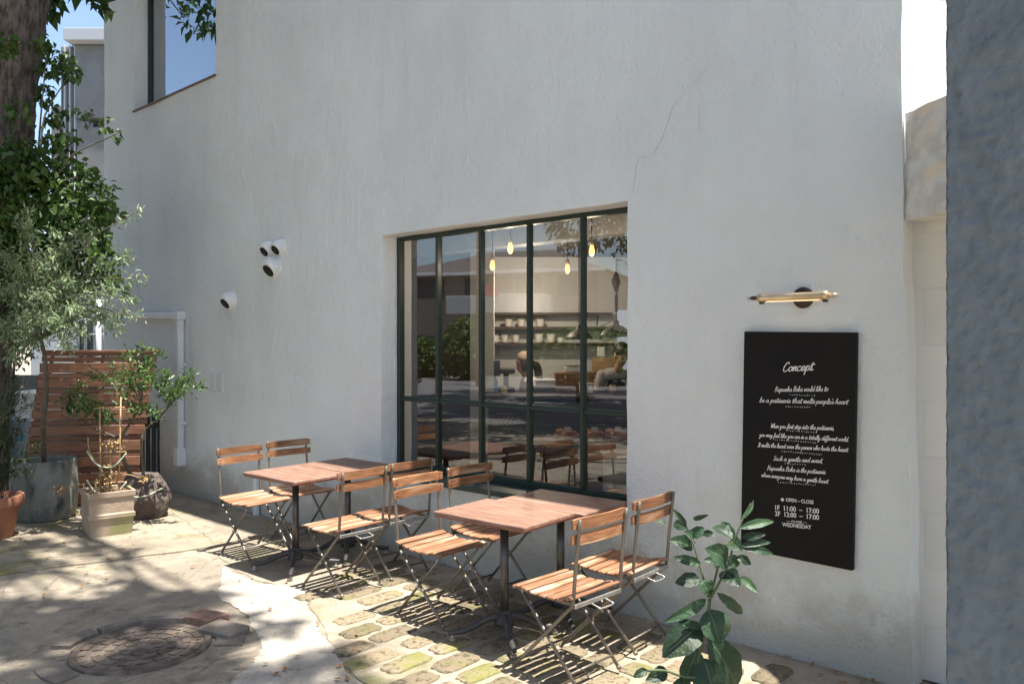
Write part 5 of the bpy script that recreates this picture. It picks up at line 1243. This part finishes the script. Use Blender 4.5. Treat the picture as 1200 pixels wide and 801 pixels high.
# people behind the counter
def capsule(m, a, b, ra, rb, n=10):
    a, b = Vector(a), Vector(b); d = b - a
    m.tube([a.lerp(b, t_) for t_ in np.linspace(0, 1, 6)], [ra + (rb - ra) * t_ for t_ in np.linspace(0, 1, 6)], n); m.ball(a, ra, 8); m.ball(b, rb, 8)
def fuse(m, name, mt, parent, vox=.012, it=4):
    o = m.build(name, mt, parent); r = o.modifiers.new('fuse', 'REMESH'); r.mode = 'VOXEL'; r.voxel_size = vox; r.use_smooth_shade = True
    s = o.modifiers.new('soft', 'SMOOTH'); s.iterations = it; s.factor = .5
    dg = bpy.context.evaluated_depsgraph_get(); me = bpy.data.meshes.new_from_object(o.evaluated_get(dg)); o.modifiers.clear(); old = o.data; o.data = me; bpy.data.meshes.remove(old)
    if not me.materials: me.materials.append(mt)
    return o
def person(label, loc, rz, H, lean, headpitch, arm_l, arm_r, shirt, apron, hair_fn):
    """local: faces -y, x to its left-hand side mirrored; joints tapered, fused into one skin"""
    t = thing('person', label, 'person', loc, rz); s = H / 1.6
    V = lambda x, y, z: Vector((x, y, z)) * s
    hip = V(0, 0, .84); chest = V(0, -.28 * lean, 1.15); neck = V(0, -.46 * lean, 1.33); hd_ = neck + V(0, -.10 * lean - .03, .14)
    m = MB()
    for sx in (-1, 1):
        capsule(m, V(sx * .085, 0, .82), V(sx * .095, -.01, .45), .082 * s, .055 * s); capsule(m, V(sx * .095, -.01, .45), V(sx * .10, .02, .08), .052 * s, .035 * s)
        capsule(m, V(sx * .10, .03, .045), V(sx * .11, -.13, .03), .038 * s, .028 * s)
    m.ball(hip, (.155 * s, .11 * s, .13 * s), 12); m.ball(hip.lerp(chest, .5), (.13 * s, .095 * s, .17 * s), 12); m.ball(chest, (.155 * s, .105 * s, .17 * s), 12)
    m.ball(chest + V(0, -.12 * lean, .10), (.165 * s, .085 * s, .08 * s), 12)
    capsule(m, neck - V(0, 0, .06), hd_ - V(0, 0, .06), .05 * s, .046 * s)
    Rh = Matrix.Rotation(headpitch, 3, 'X')
    hq = lambda x, y, z: hd_ + Rh @ V(x, y, z)
    m.ball(hq(0, .005, .035), (.074 * s, .09 * s, .092 * s), 14); m.ball(hq(0, -.03, -.03), (.056 * s, .062 * s, .075 * s), 12); m.ball(hq(0, -.045, -.082), (.032 * s, .03 * s, .026 * s), 8)
    capsule(m, hq(0, -.085, .02), hq(0, -.103, -.012), .009 * s, .014 * s, 8); m.ball(hq(0, -.088, -.05), (.022 * s, .012 * s, .008 * s), 8)
    for sx in (-1, 1): m.ball(hq(sx * .077, .01, .0), (.012 * s, .022 * s, .034 * s), 8)
    arms = []
    for sx, (el, wr) in ((-1, arm_r), (1, arm_l)):
        sh = chest + V(sx * .165, -.10 * lean, .105); el = V(*el); wr = V(*wr); arms.append((sh, el, wr))
        capsule(m, sh, el, .046 * s, .036 * s); capsule(m, el, wr, .035 * s, .024 * s)
        d = (wr - el).normalized(); side = d.cross(Vector((0, 0, 1))).normalized(); dn = side.cross(d)
        pm = wr + d * .05 * s; capsule(m, wr + d * .01, pm, .024 * s, .03 * s)
        for k in range(4):
            b0 = pm + d * .02 * s + side * (k - 1.5) * .019 * s; L = (.05, .062, .06, .045)[k] * s; k1 = b0 + d * L * .55 - dn * .006; k2 = k1 + (d * .7 - dn * .8).normalized() * L * .5
            m.tube([b0, k1, k2], [.009 * s, .0085 * s, .0065 * s], 6)
        th = wr + d * .03 * s + side * sx * -.022 * s; m.tube([th, th + (d * .6 - side * sx * .7) * .035 * s, th + (d * 1.0 - side * sx * .6) * .06 * s], [.011 * s, .010 * s, .008 * s], 6)
    fuse(m, 'body', M['skin'], t, .0085, 3)
    for sx in (-1, 1): MB().ball(hq(sx * .03, -.083, .012), .010 * s, 6).build('eye', M['dark'], t, True)
    c = MB(); c.ball(hip + V(0, 0, .04), (.168 * s, .122 * s, .14 * s), 12); c.ball(hip.lerp(chest, .5), (.15 * s, .11 * s, .18 * s), 12); c.ball(chest, (.17 * s, .118 * s, .18 * s), 12); c.ball(chest + V(0, -.12 * lean, .10), (.182 * s, .098 * s, .085 * s), 12)
    for sh, el, wr in arms: capsule(c, sh, el, .058 * s, .05 * s); capsule(c, el, el.lerp(wr, .45), .048 * s, .042 * s)
    fuse(c, 'shirt', shirt, t, .013, 3)
    tr_ = MB(); tr_.ball(hip, (.166 * s, .121 * s, .13 * s), 12)
    for sx in (-1, 1): capsule(tr_, V(sx * .085, 0, .82), V(sx * .095, -.01, .45), .092 * s, .066 * s); capsule(tr_, V(sx * .095, -.01, .45), V(sx * .10, .02, .1), .063 * s, .056 * s)
    fuse(tr_, 'trousers', M['dark_cloth'], t, .014, 3)
    if apron:
        ap = MB(); rows = [(.10, chest + V(0, -.06 * lean, .06)), (.13, chest + V(0, 0, -.08)), (.165, hip + V(0, 0, .08)), (.175, hip + V(0, 0, -.08)), (.18, hip + V(0, 0, -.34))]; vs = []; fs = []
        for w, c0 in rows:
            for k in range(9):
                a = -1 + k / 4; vs.append(c0 + V(w * a, -.135 + .05 * a * a, 0))
        for i in range(4):
            for k in range(8): fs.append((i * 9 + k, i * 9 + k + 1, i * 9 + 10 + k, i * 9 + 9 + k))
        o = ap.add(vs, fs).build('apron', apron, t, True); sm = o.modifiers.new('thick', 'SOLIDIFY'); sm.thickness = .008
    hair_fn(t, hq, s)
    return t
def hair_long(t, hq, s):
    m = MB(); m.ball(hq(0, .02, .045), (.084 * s, .098 * s, .098 * s), 14); m.ball(hq(0, .05, -.03), (.075 * s, .06 * s, .09 * s), 12)
    for sx in (-1, 1): m.ball(hq(sx * .066, -.01, -.01), (.024 * s, .05 * s, .08 * s), 10)
    fuse(m, 'hair', M['hair'], t, .012, 3)
    p_ = MB(); b = hq(0, .10, .0); p_.tube(catmull([b, b + Vector((0, .07, -.05)), b + Vector((0, .10, -.17)), b + Vector((0, .095, -.29)), b + Vector((0, .08, -.36))], 4), [.035] * 3 + [.048] * 8 + [.04, .034, .028, .02, .012, .006], 10); p_.build('ponytail', M['hair'], t, True)
    c = MB(); c.ball(hq(0, .028, .075), (.088 * s, .094 * s, .085 * s), 14); fuse(c, 'headscarf', M['scarf'], t, .013, 2)
def hair_short(t, hq, s):
    m = MB(); m.ball(hq(0, .02, .055), (.086 * s, .10 * s, .098 * s), 14); m.ball(hq(0, .06, -.0), (.078 * s, .055 * s, .08 * s), 12); m.ball(hq(.02, -.05, .105), (.05 * s, .04 * s, .03 * s), 10); m.ball(hq(-.03, -.04, .11), (.045 * s, .045 * s, .03 * s), 10)
    fuse(m, 'hair', M['hair'], t, .012, 3)
pw_ = CS(629, 460, 9.55); pw_.z = .02
person('woman in a white top with headscarf and ponytail, turned to the machine on the counter', pw_, YAW - R(72), 1.56, .25, R(-16) * -1, ((.22, -.16, 1.02), (.13, -.36, 1.06)), ((-.22, -.14, 1.0), (-.14, -.36, 1.06)), M['white_cloth'], None, hair_long)
pm_ = CS(705, 460, 9.6); pm_.z = .02
person('man in a pale shirt and navy apron, bent over the counter', pm_, YAW - R(-28), 1.68, .62, R(34), ((.24, -.22, .96), (.10, -.42, 1.02)), ((-.24, -.22, .96), (-.10, -.40, 1.02)), M['blue_cloth'], M['navy'], hair_short)

# ------------------------------------------------------------------ across the street (seen mirrored in the glass)
hs = thing('street_house', 'brown two storey house with hipped roof across the street', 'house', (-29.0, -28.5, 0), R(-22))
MB().box((0, 0, 2.6), (11, 8, 5.2)).build('wall', M['house'], hs)
m = MB(); m.add([(-6, -4.5, 5.2), (6, -4.5, 5.2), (6, 4.7, 5.2), (-6, 4.7, 5.2), (-2, 0, 6.7), (2, 0, 6.7)], [(0, 1, 5, 4), (1, 2, 5), (2, 3, 4, 5), (3, 0, 4), (3, 2, 1, 0)]); m.build('roof', M['roof'], hs)
MB().bbox((0, 4.72, 5.15), (12.1, .1, .16), .01).build('gutter', M['pvc'], hs)
MB().bbox((.5, 4.7, 3.55), (5.2, 1.4, .9), .02).build('balcony', M['grey_trim'], hs)
for x in (-3.5, -1, 1.8, 4): MB().bbox((x, 4.03, 4.45), (1.3, .08, 1.0), .01).build('window', M['screen_dark'], hs)
for x in (-4, 3.6): MB().bbox((x, 4.03, 1.2), (1.6, .08, 1.6), .01).build('window', M['screen_dark'], hs)
MB().bbox((.3, 5.38, 4.2), (.8, .05, .6), .01).build('laundry', M['red'], hs)
def bush(label, c, r, k, n=1800):
    b = thing('round_bush', label, 'bush', (c[0], c[1], 0), 0, 'bushes across the street'); v, f = leaf_mass(np.concatenate([blob((0, 0, r[2]), r[0], n, rs, r[2] / r[0]), blob((.4, .2, r[2] * .8), r[0] * .8, n // 2, rs, r[2] / r[0])]), .28, .6, k); mass_obj('leaves', v, f, M['hedge'], b); MB().tube([(0, 0, -.02), (0, 0, r[2])], .08, 6).build('stem', M['twig'], b)
bush('tall yellow green bush before the house across the street', (-25.6, -20.8), (1.15, 1.15, 1.45), 1); bush('low green bush left of the house across the street', (-28.5, -21.2), (1.0, 1.0, 1.0), 2); bush('wide low hedge bush right of the house across the street', (-19.5, -22), (2.6, 1.4, 1.25), 3, 3200)
up_ = thing('utility_pole', 'brown wooden utility pole beside the street', 'pole', (-21.5, -17.5, 0)); MB().lathe([(.14, 0), (.11, 8)], 12).build('post', M['crate'], up_, True); MB().bbox((0, 0, 7.4), (1.6, .1, .1), .01).build('crossarm', M['crate'], up_)
